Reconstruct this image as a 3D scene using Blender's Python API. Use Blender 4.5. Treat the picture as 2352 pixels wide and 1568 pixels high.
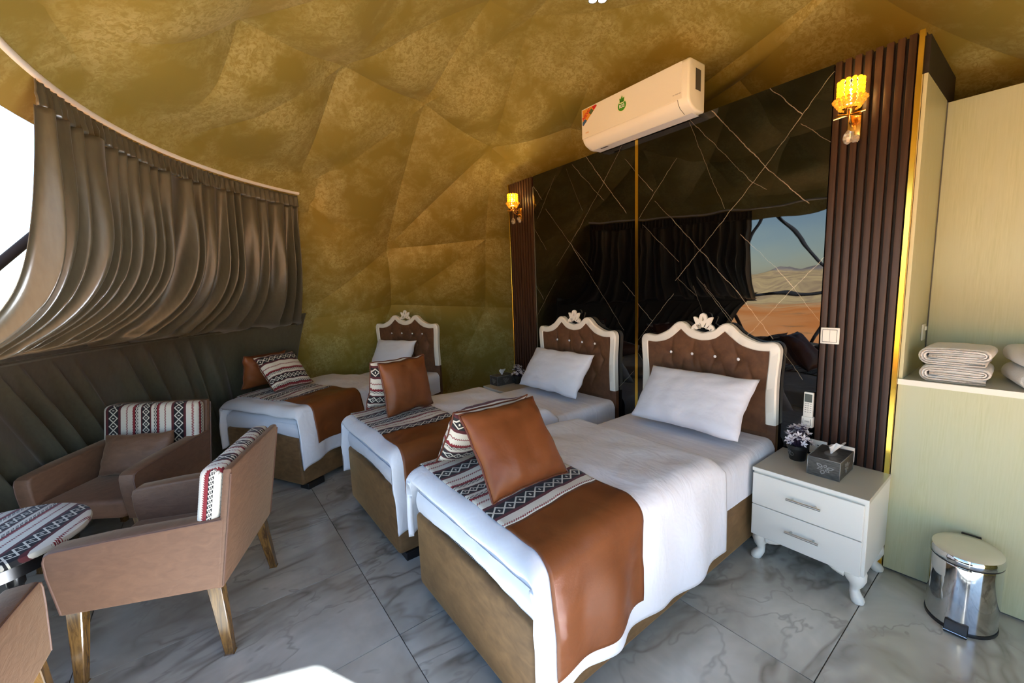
import bpy, bmesh, math, random
from mathutils import Vector, Matrix, noise

# ---------------------------------------------------------------- clear, camera, world, sun, exposure
for _o in list(bpy.data.objects):
    bpy.data.objects.remove(_o)
SC = bpy.context.scene
COL = SC.collection
PI = math.pi

cam_d = bpy.data.cameras.new('camera')
cam_d.sensor_width = 36.0
cam_d.lens = 943.0 / 2352.0 * 36.0
cam_d.clip_start = 0.02
cam_d.clip_end = 3000
cam = bpy.data.objects.new('camera', cam_d)
COL.objects.link(cam)
_r = Vector((0.60549066, 0.79494799, -0.03793094))
_d = Vector((0.07890295, -0.10738771, -0.99108133))
_f = Vector((-0.79193143, 0.59709762, -0.12774599))
_m = Matrix.Identity(4)
for i in range(3):
    _m[i][0] = _r[i]; _m[i][1] = -_d[i]; _m[i][2] = -_f[i]
_m.translation = Vector((0.0, -2.8, 1.58))
cam.matrix_world = _m
SC.camera = cam

SUN_EL = math.radians(31.1)
SUN_TRAVEL = Vector((-0.888, -0.460)).normalized()       # horizontal direction the sunlight travels
sun_d = bpy.data.lights.new('sun', 'SUN')
sun_d.energy = 50.0
sun_d.angle = math.radians(0.6)
sun_d.color = (0.90, 0.97, 1.08)
sun = bpy.data.objects.new('sun', sun_d)
COL.objects.link(sun)
_tr = Vector((SUN_TRAVEL.x * math.cos(SUN_EL), SUN_TRAVEL.y * math.cos(SUN_EL), -math.sin(SUN_EL)))
sun.rotation_euler = _tr.to_track_quat('-Z', 'Y').to_euler()
sun.location = (8, 4, 7)

world = bpy.data.worlds.new('world')
SC.world = world
world.use_nodes = True
_nt = world.node_tree
_nt.nodes.clear()
_sky = _nt.nodes.new('ShaderNodeTexSky')
_sky.sky_type = 'NISHITA'
_sky.sun_disc = False
_sky.sun_elevation = SUN_EL
_sky.sun_rotation = math.atan2(-SUN_TRAVEL.x, -SUN_TRAVEL.y)
_sky.air_density = 1.0
_sky.dust_density = 0.4
_sky.ozone_density = 2.5
_bg = _nt.nodes.new('ShaderNodeBackground')
_bg.inputs['Strength'].default_value = 0.50
_wo = _nt.nodes.new('ShaderNodeOutputWorld')
_nt.links.new(_sky.outputs[0], _bg.inputs['Color'])
_nt.links.new(_bg.outputs[0], _wo.inputs['Surface'])

SC.view_settings.view_transform = 'Standard'
SC.view_settings.look = 'None'
SC.view_settings.exposure = 0.42
SC.view_settings.gamma = 1.0
SC.view_settings.use_curve_mapping = False
SC.cycles.max_bounces = 7
SC.cycles.diffuse_bounces = 4
SC.cycles.glossy_bounces = 4
SC.cycles.transmission_bounces = 4
SC.cycles.use_adaptive_sampling = True
SC.cycles.adaptive_threshold = 0.07
SC.cycles.transparent_max_bounces = 12
SC.cycles.sample_clamp_indirect = 80.0
SC.cycles.blur_glossy = 0.7

# ---------------------------------------------------------------- node helpers
class NB:
    def __init__(self, name):
        self.mat = bpy.data.materials.new(name)
        self.mat.use_nodes = True
        self.nt = self.mat.node_tree
        self.nt.nodes.clear()
        self.out = self.nt.nodes.new('ShaderNodeOutputMaterial')
    def n(self, t, **kw):
        nd = self.nt.nodes.new(t)
        for k, v in kw.items():
            setattr(nd, k, v)
        return nd
    def put(self, sock, v):
        if isinstance(v, bpy.types.NodeSocket):
            self.nt.links.new(v, sock)
        elif isinstance(v, (tuple, list)) and sock.type == 'RGBA' and len(v) == 3:
            sock.default_value = (*v, 1)
        else:
            sock.default_value = v
    def m(self, op, a, b=None, c=None, clamp=False):
        nd = self.n('ShaderNodeMath', operation=op, use_clamp=clamp)
        self.put(nd.inputs[0], a)
        if b is not None: self.put(nd.inputs[1], b)
        if c is not None: self.put(nd.inputs[2], c)
        return nd.outputs[0]
    def vm(self, op, a, b=None):
        nd = self.n('ShaderNodeVectorMath', operation=op)
        self.put(nd.inputs[0], a)
        if b is not None: self.put(nd.inputs[1], b)
        return nd.outputs['Value'] if op in ('DOT_PRODUCT', 'LENGTH', 'DISTANCE') else nd.outputs[0]
    def mr(self, v, a, b, c=0.0, d=1.0, smooth=False):
        nd = self.n('ShaderNodeMapRange', clamp=True)
        if smooth: nd.interpolation_type = 'SMOOTHSTEP'
        for i, x in enumerate((v, a, b, c, d)):
            self.put(nd.inputs[i], x)
        return nd.outputs[0]
    def mix(self, f, a, b, kind='MIX'):
        nd = self.n('ShaderNodeMix', data_type='RGBA', blend_type=kind)
        self.put(nd.inputs[0], f); self.put(nd.inputs[6], a); self.put(nd.inputs[7], b)
        return nd.outputs[2]
    def noise(self, vec, scale, detail=3, rough=0.5, dist=0.0):
        nd = self.n('ShaderNodeTexNoise')
        if vec is not None: self.put(nd.inputs['Vector'], vec)
        nd.inputs['Scale'].default_value = scale
        nd.inputs['Detail'].default_value = detail
        nd.inputs['Roughness'].default_value = rough
        nd.inputs['Distortion'].default_value = dist
        return nd.outputs[0]
    def ramp(self, v, stops, interp='LINEAR'):
        nd = self.n('ShaderNodeValToRGB')
        cr = nd.color_ramp
        cr.interpolation = interp
        while len(cr.elements) < len(stops):
            cr.elements.new(0.5)
        for e, (p, col) in zip(cr.elements, stops):
            e.position = p
            e.color = (*col, 1)
        self.put(nd.inputs[0], v)
        return nd.outputs[0]
    def pos(self):
        return self.n('ShaderNodeNewGeometry').outputs['Position']
    def co(self, which='Object'):
        return self.n('ShaderNodeTexCoord').outputs[which]
    def xyz(self, v):
        nd = self.n('ShaderNodeSeparateXYZ'); self.put(nd.inputs[0], v)
        return nd.outputs[0], nd.outputs[1], nd.outputs[2]
    def mapping(self, v, scale=(1, 1, 1), rot=(0, 0, 0), loc=(0, 0, 0)):
        nd = self.n('ShaderNodeMapping')
        self.put(nd.inputs[0], v)
        nd.inputs['Location'].default_value = loc
        nd.inputs['Rotation'].default_value = rot
        nd.inputs['Scale'].default_value = scale
        return nd.outputs[0]
    def bump(self, h, strength=0.3, dist=0.01):
        nd = self.n('ShaderNodeBump')
        nd.inputs['Strength'].default_value = strength
        nd.inputs['Distance'].default_value = dist
        self.put(nd.inputs['Height'], h)
        return nd.outputs[0]
    def bsdf(self, **kw):
        nd = self.n('ShaderNodeBsdfPrincipled')
        names = {'color': 'Base Color', 'rough': 'Roughness', 'metal': 'Metallic', 'normal': 'Normal', 'ior': 'IOR',
                 'sheen': 'Sheen Weight', 'sheen_rough': 'Sheen Roughness', 'sheen_tint': 'Sheen Tint', 'coat': 'Coat Weight',
                 'coat_rough': 'Coat Roughness', 'trans': 'Transmission Weight', 'alpha': 'Alpha', 'emit': 'Emission Color',
                 'emit_s': 'Emission Strength', 'spec': 'Specular IOR Level', 'aniso': 'Anisotropic'}
        for k, v in kw.items():
            self.put(nd.inputs[names[k]], v)
        return nd.outputs[0]
    def done(self, shader):
        self.nt.links.new(shader, self.out.inputs['Surface'])
        return self.mat

def simple(name, color, rough=0.5, **kw):
    b = NB(name)
    return b.done(b.bsdf(color=color, rough=rough, **kw))

M = {}
# ---------------------------------------------------------------- materials
def make_materials():
    # golden tent lining: crushed satin / velvet with mottled nap
    b = NB('gold_lining'); p = b.pos()
    n1 = b.noise(p, 2.6, 3, 0.65, 0.4)
    n2 = b.noise(p, 30, 3, 0.75, 1.2)
    mott = b.m('MULTIPLY', b.mr(n1, 0.42, 0.60), b.mr(n2, 0.40, 0.58, 0.15, 1.0))
    c = b.mix(mott, (0.29, 0.222, 0.036), (0.46, 0.392, 0.140))
    M['gold'] = b.done(b.bsdf(color=c, rough=0.55, metal=0.1, sheen=0.2, sheen_rough=0.45, sheen_tint=(1, 0.88, 0.55)))
    # floor marble tile
    b = NB('grey_marble_tile'); p = b.pos()
    rnd = b.n('ShaderNodeObjectInfo').outputs['Random']
    off = b.n('ShaderNodeCombineXYZ'); b.put(off.inputs[0], b.m('MULTIPLY', rnd, 17)); b.put(off.inputs[1], b.m('MULTIPLY', rnd, 31))
    q = b.vm('ADD', p, off.outputs[0])
    cl = b.noise(q, 2.6, 4, 0.65, 0.5)
    qr = b.mapping(q, (1.0, 0.5, 1), (0, 0, 0.62))
    v1 = b.m('ABSOLUTE', b.m('SUBTRACT', b.noise(qr, 1.5, 4, 0.62, 0.45), 0.5))
    v2 = b.m('ABSOLUTE', b.m('SUBTRACT', b.noise(b.mapping(q, (1, .6, 1), (0, 0, -.5), (3, 7, 0)), 2.4, 4, 0.6, 0.4), 0.5))
    vein = b.m('MAXIMUM', b.mr(v1, 0.028, 0.0, 0, 1), b.mr(v2, 0.016, 0.0, 0, 0.6))
    vein = b.m('MULTIPLY', vein, b.mr(cl, 0.35, 0.6))
    soft = b.mr(v1, 0.11, 0.0, 0, 0.55)
    c = b.mix(b.mr(cl, 0.3, 0.7), (0.40, 0.40, 0.355), (0.60, 0.605, 0.54))
    c = b.mix(b.m('MULTIPLY', soft, 0.8), c, (0.27, 0.255, 0.215))
    c = b.mix(b.m('MULTIPLY', vein, 0.7), c, (0.13, 0.115, 0.092))
    M['tile'] = b.done(b.bsdf(color=c, rough=0.25, spec=1.0, coat=0.3, coat_rough=0.05))
    M['grout'] = simple('brown_grout', (0.16, 0.11, 0.085), 0.8)
    # black marble sheets with thin veins (printed): segments in wall coordinates x, z
    segs = [(-1.44, 2.67, -1.1, 2.23, 1), (-1.1, 2.23, -0.89, 2.0, 0.9), (-0.79, 2.66, -1.12, 2.24, 0.7), (-1.12, 2.24, -1.68, 1.6, 0.7), (-1.1, 2.68, -0.94, 2.49, 0.8), (-0.93, 2.43, -0.79, 2.29, 0.4), (-1.59, 2.66, -1.19, 2.18, 0.4), (-1.19, 2.18, -1.11, 2.12, 0.3), (-1.6, 2.65, -1.43, 2.23, 0.25), (-1.43, 2.23, -1.35, 2.05, 0.25), (-1.71, 2.02, -1.47, 1.75, 0.7), (-1.47, 1.75, -1.25, 1.5, 0.8), (-1.25, 1.5, -1.04, 1.22, 0.9), (-1.24, 1.86, -1.03, 1.64, 0.6), (-1.03, 1.64, -0.94, 1.53, 0.9), (-0.94, 1.53, -0.79, 1.32, 0.5), (-0.79, 1.69, -0.96, 1.49, 0.8), (-0.96, 1.49, -1.17, 1.23, 0.7), (-1.47, 1.55, -1.27, 1.31, 0.4), (-2.54, 2.68, -2.35, 2.43, 0.8), (-2.35, 2.43, -2.13, 2.15, 0.8), (-2.16, 2.67, -2.35, 2.43, 0.5), (-2.35, 2.43, -2.68, 2.04, 0.5), (-2.7, 2.65, -2.36, 2.29, 0.5), (-2.94, 2.61, -3.19, 2.27, 0.5), (-3.24, 2.58, -3.13, 2.44, 0.7), (-2.78, 2.63, -2.6, 2.25, 0.2), (-3.07, 2.33, -2.74, 1.96, 0.5), (-2.74, 1.96, -2.6, 1.78, 0.7), (-2.13, 2.55, -1.89, 2.27, 0.6), (-1.7, 2.44, -2.0, 2.09, 0.6), (-1.86, 2.18, -1.61, 1.91, 0.5), (-2.59, 2.14, -2.93, 1.79, 0.3), (-3.27, 1.62, -3.15, 1.47, 0.7), (-2.96, 1.64, -3.25, 1.29, 0.4), (-3.25, 2.17, -3.09, 1.96, 0.5), (-2.31, 1.41, -2.16, 1.21, 0.5), (-2.15, 1.59, -2.05, 1.49, 0.4), (-2.02, 1.43, -1.89, 1.3, 0.6), (-1.71, 1.49, -1.92, 1.24, 0.5), (-1.92, 1.24, -2.02, 1.12, 0.5), (-1.52, 1.6, -1.28, 1.3, 0.4), (-1.66, 1.6, -1.53, 1.48, 0.3), (-1.55, 1.54, -1.48, 1.37, 0.2), (-2.06, 0.86, -2.19, 0.72, 0.5), (-2.02, 1.03, -1.94, 0.94, 0.5), (-0.96, 1.12, -0.87, 0.99, 0.35), (-1.96, 2.02, -1.67, 1.73, 0.3), (-2.6, 1.78, -2.31, 1.41, 0.4), (-2.74, 1.96, -2.5, 1.72, 0.3)]
    b = NB('black_veined_marble'); p = b.pos()
    nd = b.n('ShaderNodeTexNoise'); b.put(nd.inputs['Vector'], p); nd.inputs['Scale'].default_value = 14; nd.inputs['Detail'].default_value = 4
    w = b.vm('SCALE', b.vm('SUBTRACT', nd.outputs['Color'], (0.5, 0.5, 0.5)))
    w.node.inputs['Scale'].default_value = 0.022
    q = b.vm('ADD', p, w)
    total = None
    for x0, z0, x1, z1, s in segs:
        L = math.hypot(x1 - x0, z1 - z0); ax, az = (x1 - x0) / L, (z1 - z0) / L
        d = b.m('ABSOLUTE', b.m('SUBTRACT', b.vm('DOT_PRODUCT', q, (-az, 0, ax)), -az * x0 + ax * z0))
        t = b.m('ABSOLUTE', b.m('SUBTRACT', b.vm('DOT_PRODUCT', q, (ax, 0, az)), ax * x0 + az * z0 + L / 2))
        wd = 0.0014 + 0.0015 * s
        v = b.m('MULTIPLY', b.mr(d, wd, wd * 0.35, 0, 0.25 + 0.75 * s), b.m('LESS_THAN', t, L / 2 + 0.012))
        total = v if total is None else b.m('MAXIMUM', total, v)
    total = b.m('MULTIPLY', total, b.mr(b.noise(p, 5, 3), 0.3, 0.6, 0.35, 1))
    wob = b.noise(b.mapping(p, (1, 1, 1.3)), 1.7, 2)
    c = b.mix(total, (0.0018, 0.0018, 0.0020), (0.34, 0.29, 0.23))
    M['marble'] = b.done(b.bsdf(color=c, rough=0.015, ior=1.66, normal=b.bump(wob, 0.25, 0.012)))
    # walnut slats
    b = NB('walnut_slat'); p = b.pos()
    g = b.noise(b.mapping(p, (30, 30, 1.2)), 2.2, 3, 0.6, 0.4)
    k = b.mr(b.noise(b.mapping(p, (12, 12, 3)), 1.6, 1), 0.68, 0.75)
    c = b.mix(b.mr(g, 0.3, 0.7), (0.022, 0.009, 0.0055), (0.058, 0.025, 0.0145))
    c = b.mix(b.m('MULTIPLY', k, 0.6), c, (0.012, 0.006, 0.004))
    M['slat'] = b.done(b.bsdf(color=c, rough=0.42))
    M['dark_back'] = simple('dark_groove', (0.008, 0.005, 0.004), 0.6)
    M['goldmetal'] = simple('polished_gold', (0.95, 0.62, 0.10), 0.16, metal=1.0)
    M['brass'] = simple('brass', (0.85, 0.52, 0.16), 0.2, metal=1.0)
    M['steel_line'] = simple('thin_steel', (0.5, 0.5, 0.5), 0.3, metal=1.0)
    # cream linen-texture wall board
    b = NB('cream_board'); p = b.pos()
    s1 = b.noise(b.mapping(p, (1, 1, 0.05)), 160, 2, 0.6)
    s2 = b.noise(b.mapping(p, (1, 1, 0.12)), 14, 2, 0.5)
    c = b.mix(b.mr(s1, 0.3, 0.7), (0.45, 0.47, 0.275), (0.53, 0.545, 0.355))
    c = b.mix(b.mr(s2, 0.3, 0.7), c, (0.50, 0.52, 0.35))
    M['cream'] = b.done(b.bsdf(color=c, rough=0.38))
    M['white_edge'] = simple('white_edge_band', (0.78, 0.78, 0.68), 0.35)
    M['shelf'] = simple('shelf_board', (0.46, 0.45, 0.36), 0.3)
    # fabrics
    b = NB('white_linen'); p = b.co('Object')
    f1 = b.noise(b.mapping(p, (1, 1.6, 1), (0, 0, 0.5)), 5.5, 3, 0.55, 0.5)
    f2 = b.noise(p, 22, 2, 0.5, 0.5)
    M['linen'] = b.done(b.bsdf(color=(0.77, 0.785, 0.83), rough=0.75, sheen=0.12, normal=b.bump(b.m('ADD', f1, b.m('MULTIPLY', f2, 0.16)), 0.32, 0.03)))
    b = NB('white_sheet'); p = b.co('Object')
    f1 = b.noise(b.mapping(p, (1, 3.0, 1), (0, 0, 0.25)), 4.0, 3, 0.5, 0.4)
    M['sheet'] = b.done(b.bsdf(color=(0.755, 0.77, 0.82), rough=0.7, sheen=0.1, normal=b.bump(f1, 0.3, 0.03)))
    b = NB('pillow_cotton'); p = b.co('Object')
    f1 = b.noise(p, 7.5, 3, 0.5, 0.35)
    M['pillow'] = b.done(b.bsdf(color=(0.755, 0.77, 0.84), rough=0.7, sheen=0.1, normal=b.bump(f1, 0.25, 0.03)))
    b = NB('tan_leather'); p = b.co('Object')
    f1 = b.noise(p, 5, 3, 0.5, 0.5); f2 = b.noise(p, 140, 1)
    c = b.mix(b.mr(f1, 0.3, 0.7), (0.158, 0.048, 0.0135), (0.21, 0.067, 0.020))
    M['leather'] = b.done(b.bsdf(color=c, rough=0.42, spec=0.34, normal=b.bump(b.m('ADD', f1, b.m('MULTIPLY', f2, 0.03)), 0.35, 0.02)))
    M['leather_dark'] = simple('leather_piping', (0.12, 0.03, 0.012), 0.45)
    b = NB('brown_velvet'); p = b.co('Object')
    f1 = b.noise(p, 7, 3, 0.6, 0.5); f2 = b.noise(p, 22, 2, 0.6, 0.4)
    c = b.mix(b.mr(b.m('MULTIPLY', b.m('ADD', f1, f2), 0.5), 0.36, 0.64), (0.085, 0.034, 0.014), (0.150, 0.066, 0.027))
    M['velvet'] = b.done(b.bsdf(color=c, rough=0.7, sheen=0.35, sheen_rough=0.35, sheen_tint=(1.0, 0.66, 0.26), normal=b.bump(f2, 0.1, 0.01)))
    b = NB('lit_base_velvet'); p = b.co('Object')  # bed base velvet, its golden lit look put into a lighter colour
    f1 = b.noise(p, 5, 3, 0.6, 0.8); f2 = b.noise(b.mapping(p, (1, 1, 2)), 12, 2, 0.6, 0.6)
    c = b.mix(b.mr(b.m('MULTIPLY', b.m('ADD', f1, f2), 0.5), 0.36, 0.64), (0.125, 0.064, 0.022), (0.225, 0.122, 0.045))
    M['lit_velvet'] = b.done(b.bsdf(color=c, rough=0.7, sheen=0.45, sheen_rough=0.35, sheen_tint=(1.0, 0.64, 0.28), normal=b.bump(f2, 0.1, 0.01)))
    b = NB('mauve_chair_fabric'); p = b.co('Object')
    f1 = b.noise(b.mapping(p, (1, 1, 2.2), (0.3, 0.25, 0)), 16, 3, 0.5, 1.0); f2 = b.noise(p, 220, 2)
    c = b.mix(b.mr(f1, 0.3, 0.7), (0.142, 0.070, 0.038), (0.178, 0.089, 0.048))
    M['chair'] = b.done(b.bsdf(color=c, rough=0.62, sheen=0.25, sheen_rough=0.4, sheen_tint=(1, 0.72, 0.48), normal=b.bump(b.m('ADD', f1, b.m('MULTIPLY', f2, 0.15)), 0.22, 0.012)))
    M['chair_piping'] = simple('chair_piping', (0.14, 0.07, 0.045), 0.55)
    b = NB('satin_curtain'); p = b.co('Object')
    f2 = b.noise(b.mapping(p, (1, 1, 0.25)), 60, 2)
    c = b.mix(b.mr(f2, 0.3, 0.7), (0.076, 0.073, 0.046), (0.100, 0.096, 0.062))
    pr = b.bsdf(color=c, rough=0.36, sheen=0.25, spec=0.7)
    tl = b.n('ShaderNodeBsdfTranslucent'); b.put(tl.inputs['Color'], (0.27, 0.165, 0.085))
    mx = b.n('ShaderNodeMixShader'); mx.inputs[0].default_value = 0.17
    b.nt.links.new(pr, mx.inputs[1]); b.nt.links.new(tl.outputs[0], mx.inputs[2])
    M['curtain'] = b.done(mx.outputs[0])
    # woven striped textile, UV in metres: u across the stripes, v along them
    def textile(name, dim=1.0):
        b = NB(name)
        u, v, _ = b.xyz(b.co('UV'))
        q = b.m('DIVIDE', b.m('PINGPONG', u, 0.223), 0.223)
        ser = b.m('MULTIPLY', b.m('SUBTRACT', b.m('PINGPONG', v, 0.0055), 0.00275), 7.0)
        q2 = b.m('ADD', q, b.m('MULTIPLY', ser, b.m('MULTIPLY', b.m('GREATER_THAN', q, 0.365), b.m('LESS_THAN', q, 0.68))))
        W = (0.66 * dim, 0.62 * dim, 0.52 * dim); K = (0.008, 0.008, 0.010); MR = (0.085, 0.012, 0.016); RD = (0.21, 0.012, 0.018)
        col = b.ramp(q2, [(0, K), (0.12, MR), (0.155, W), (0.24, K), (0.33, RD), (0.41, W), (0.57, RD), (0.60, W), (0.77, MR), (0.845, K)], 'CONSTANT')
        def xo(wc, per, thick):
            tri = b.m('MULTIPLY', b.m('PINGPONG', v, per), 1.0 / per)
            aw = b.m('ABSOLUTE', wc)
            ln = b.m('LESS_THAN', b.m('ABSOLUTE', b.m('SUBTRACT', aw, b.m('MULTIPLY', tri, 0.85))), thick)
            dot = b.m('MULTIPLY', b.m('LESS_THAN', aw, 0.22), b.m('GREATER_THAN', tri, 0.86))
            return b.m('MULTIPLY', b.m('MAXIMUM', ln, dot), b.m('LESS_THAN', aw, 0.96))
        m1 = b.m('MULTIPLY', xo(b.m('DIVIDE', q, 0.112), 0.021, 0.17), b.m('LESS_THAN', q, 0.12))
        m2 = b.m('MULTIPLY', xo(b.m('DIVIDE', b.m('SUBTRACT', 1.0, q), 0.145), 0.027, 0.15), b.m('GREATER_THAN', q, 0.85))
        m3 = b.m('MULTIPLY', xo(b.m('DIVIDE', b.m('SUBTRACT', q, 0.285), 0.043), 0.012, 0.26), b.m('MULTIPLY', b.m('GREATER_THAN', q, 0.24), b.m('LESS_THAN', q, 0.33)))
        mk = b.m('MAXIMUM', m1, b.m('MAXIMUM', m2, m3))
        col = b.mix(mk, col, W)
        return b.done(b.bsdf(color=col, rough=0.85, sheen=0.1))
    M['textile'] = textile('striped_weave')
    # hard materials
    M['white_plastic'] = simple('white_plastic', (0.80, 0.79, 0.72), 0.28)
    M['ac_plastic'] = simple('ac_plastic', (0.80, 0.79, 0.66), 0.25)
    M['ac_grey'] = simple('ac_underside', (0.76, 0.77, 0.75), 0.35)
    M['grey_label'] = simple('grey_label', (0.07, 0.07, 0.06), 0.5)
    M['green'] = simple('green_print', (0.05, 0.28, 0.015), 0.5)
    M['pale_green'] = simple('pale_green_print', (0.72, 0.76, 0.45), 0.5)
    M['print_white'] = simple('white_print', (0.85, 0.85, 0.8), 0.5)
    M['orange'] = simple('orange_print', (0.72, 0.30, 0.03), 0.5)
    M['red'] = simple('red_print', (0.55, 0.02, 0.02), 0.5)
    M['blue'] = simple('blue_print', (0.04, 0.12, 0.25), 0.5)
    M['olive'] = simple('olive_print', (0.09, 0.14, 0.05), 0.5)
    M['grey_print'] = simple('grey_print', (0.18, 0.18, 0.17), 0.6)
    M['lcd'] = simple('lcd_grey', (0.09, 0.11, 0.10), 0.3)
    M['white_paint'] = simple('white_lacquer', (0.82, 0.80, 0.72), 0.3)
    M['nightstand'] = simple('white_melamine', (0.74, 0.74, 0.68), 0.32)
    M['nightstand_top'] = simple('cream_melamine_top', (0.52, 0.50, 0.42), 0.3)
    M['gap'] = simple('shadow_gap', (0.10, 0.10, 0.09), 0.7)
    M['brushed'] = simple('brushed_steel', (0.55, 0.53, 0.48), 0.3, metal=1.0)
    M['chrome'] = simple('chrome', (0.62, 0.62, 0.62), 0.07, metal=1.0)
    M['lid'] = simple('cream_steel_lid', (0.66, 0.64, 0.52), 0.22, metal=0.35)
    M['black'] = simple('black_plastic', (0.010, 0.010, 0.011), 0.4)
    M['black_gloss'] = simple('black_lacquer', (0.008, 0.008, 0.009), 0.25)
    M['black_fabric'] = simple('black_frame_wrap', (0.012, 0.012, 0.013), 0.9)
    M['skirt'] = simple('dark_skirt', (0.035, 0.03, 0.022), 0.8)
    b = NB('lacquered_leg'); p = b.co('Object')
    g = b.noise(b.mapping(p, (6, 6, 0.8)), 8, 5, 0.65, 1.0)
    c = b.mix(b.mr(g, 0.35, 0.65), (0.055, 0.026, 0.008), (0.23, 0.12, 0.03))
    M['leg'] = b.done(b.bsdf(color=c, rough=0.22, coat=0.5, coat_rough=0.1))
    M['crystal'] = simple('crystal', (0.95, 0.9, 0.8), 0.04, trans=0.8, ior=1.6)
    M['diamante'] = simple('diamante', (0.9, 0.9, 0.92), 0.12)
    b = NB('amber_bead')
    tl = b.n('ShaderNodeBsdfTranslucent'); b.put(tl.inputs['Color'], (1.0, 0.74, 0.16))
    gl = b.bsdf(color=(0.9, 0.62, 0.12), rough=0.08, spec=0.8)
    mx = b.n('ShaderNodeMixShader'); mx.inputs[0].default_value = 0.45
    b.nt.links.new(tl.outputs[0], mx.inputs[1]); b.nt.links.new(gl, mx.inputs[2])
    M['bead'] = b.done(mx.outputs[0])
    b = NB('lit_bulb'); M['bulb'] = b.done(b.bsdf(color=(1, 0.9, 0.6), rough=0.4, emit=(1.0, 0.80, 0.34), emit_s=18.0))
    b = NB('lit_spot'); M['spot'] = b.done(b.bsdf(color=(1, 1, 1), rough=0.4, emit=(1.0, 0.97, 0.92), emit_s=5.0))
    # pewter tissue box with scratchy texture
    b = NB('pewter'); p = b.co('Object')
    g = b.noise(b.mapping(p, (1, 1, 9), (0, 0.1, 0)), 26, 4, 0.65)
    M['pewter'] = b.done(b.bsdf(color=b.mix(b.mr(g, 0.3, 0.7), (0.035, 0.035, 0.033), (0.13, 0.13, 0.12)), rough=0.45, metal=0.4))
    M['pewter_hi'] = simple('pewter_relief', (0.26, 0.27, 0.27), 0.4, metal=0.4)
    M['tissue'] = simple('tissue_paper', (0.78, 0.78, 0.76), 0.9)
    M['petal_white'] = simple('petal_white', (0.74, 0.70, 0.74), 0.7)
    M['petal_dark'] = simple('petal_purple', (0.045, 0.022, 0.06), 0.7)
    b = NB('towel'); p = b.co('Object')
    f = b.noise(p, 190, 3)
    M['towel'] = b.done(b.bsdf(color=(0.76, 0.75, 0.72), rough=0.95, sheen=0.3, normal=b.bump(f, 0.5, 0.006)))
    # mattress border: small black and white lattice
    b = NB('mattress_border')
    u, v, _ = b.xyz(b.co('UV'))
    a1 = b.m('PINGPONG', b.m('ADD', u, v), 0.006); a2 = b.m('PINGPONG', b.m('SUBTRACT', u, v), 0.006)
    ln = b.m('LESS_THAN', b.m('MINIMUM', a1, a2), 0.0014)
    M['border'] = b.done(b.bsdf(color=b.mix(ln, (0.012, 0.012, 0.016), (0.55, 0.55, 0.52)), rough=0.8))
    # clear window film
    b = NB('clear_film')
    tr = b.n('ShaderNodeBsdfTransparent'); b.put(tr.inputs['Color'], (0.95, 0.97, 0.98))
    gl = b.n('ShaderNodeBsdfGlossy'); gl.inputs['Roughness'].default_value = 0.05
    mx = b.n('ShaderNodeMixShader'); mx.inputs[0].default_value = 0.05
    b.nt.links.new(tr.outputs[0], mx.inputs[1]); b.nt.links.new(gl.outputs[0], mx.inputs[2])
    M['film'] = b.done(mx.outputs[0])
    # desert
    b = NB('desert'); p = b.pos(); x, y, z = b.xyz(p)
    dist = b.vm('LENGTH', b.vm('MULTIPLY', p, (1, 1, 0)))
    n1 = b.noise(p, 0.06, 4, 0.6); n2 = b.noise(b.mapping(p, (1, 1, 7)), 0.11, 5, 0.7, 0.8); n3 = b.noise(p, 0.9, 3)
    sand = b.mix(b.mr(n1, 0.4, 0.62), (0.62, 0.20, 0.05), (0.70, 0.32, 0.12))
    sand = b.mix(b.m('MULTIPLY', b.mr(n3, 0.62, 0.7), 0.6), sand, (0.20, 0.13, 0.06))
    tan = b.mix(b.mr(n2, 0.42, 0.6), (0.56, 0.38, 0.17), (0.34, 0.22, 0.12))
    rock = b.mix(b.mr(n2, 0.4, 0.6), (0.17, 0.14, 0.125), (0.30, 0.24, 0.19))
    far = b.mr(b.m('ADD', dist, b.m('MULTIPLY', n1, 60)), 150, 175)
    c = b.mix(far, sand, tan)
    c = b.mix(b.m('MULTIPLY', far, b.mr(b.m('ADD', z, b.m('MULTIPLY', n2, 9)), 8.0, 10)), c, rock)
    M['desert'] = b.done(b.bsdf(color=c, rough=1.0, spec=0.0))
make_materials()

# ---------------------------------------------------------------- geometry helpers
def link(o, parent=None):
    COL.objects.link(o)
    if parent is not None:
        o.parent = parent
    return o
def tag(o, label=None, cat=None, group=None, kind=None):
    if label: o['label'] = label
    if cat: o['category'] = cat
    if group: o['group'] = group
    if kind: o['kind'] = kind
    return o
def empty(name, loc=(0, 0, 0), rz=0.0):
    o = bpy.data.objects.new(name, None)
    o.empty_display_size = 0.1
    o.location = loc; o.rotation_euler = (0, 0, rz)
    return link(o)
def shade(me, smooth=True, angle=None):
    me.polygons.foreach_set('use_smooth', [smooth] * len(me.polygons))
    if smooth and angle is not None:
        try: me.set_sharp_from_angle(angle=math.radians(angle))
        except Exception: pass
def mob(name, verts, faces, mat, parent=None, smooth=False, angle=None, uvs=None, mats=None, fm=None):
    me = bpy.data.meshes.new(name)
    me.from_pydata([tuple(v) for v in verts], [], faces)
    if uvs is not None:
        lay = me.uv_layers.new(name='UVMap')
        for lp in me.loops:
            lay.data[lp.index].uv = uvs[lp.vertex_index]
    me.materials.append(M[mat])
    for x in mats or []:
        me.materials.append(M[x])
    if fm:
        for p_, i_ in zip(me.polygons, fm): p_.material_index = i_
    me.update()
    shade(me, smooth, angle)
    return link(bpy.data.objects.new(name, me), parent)
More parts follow.
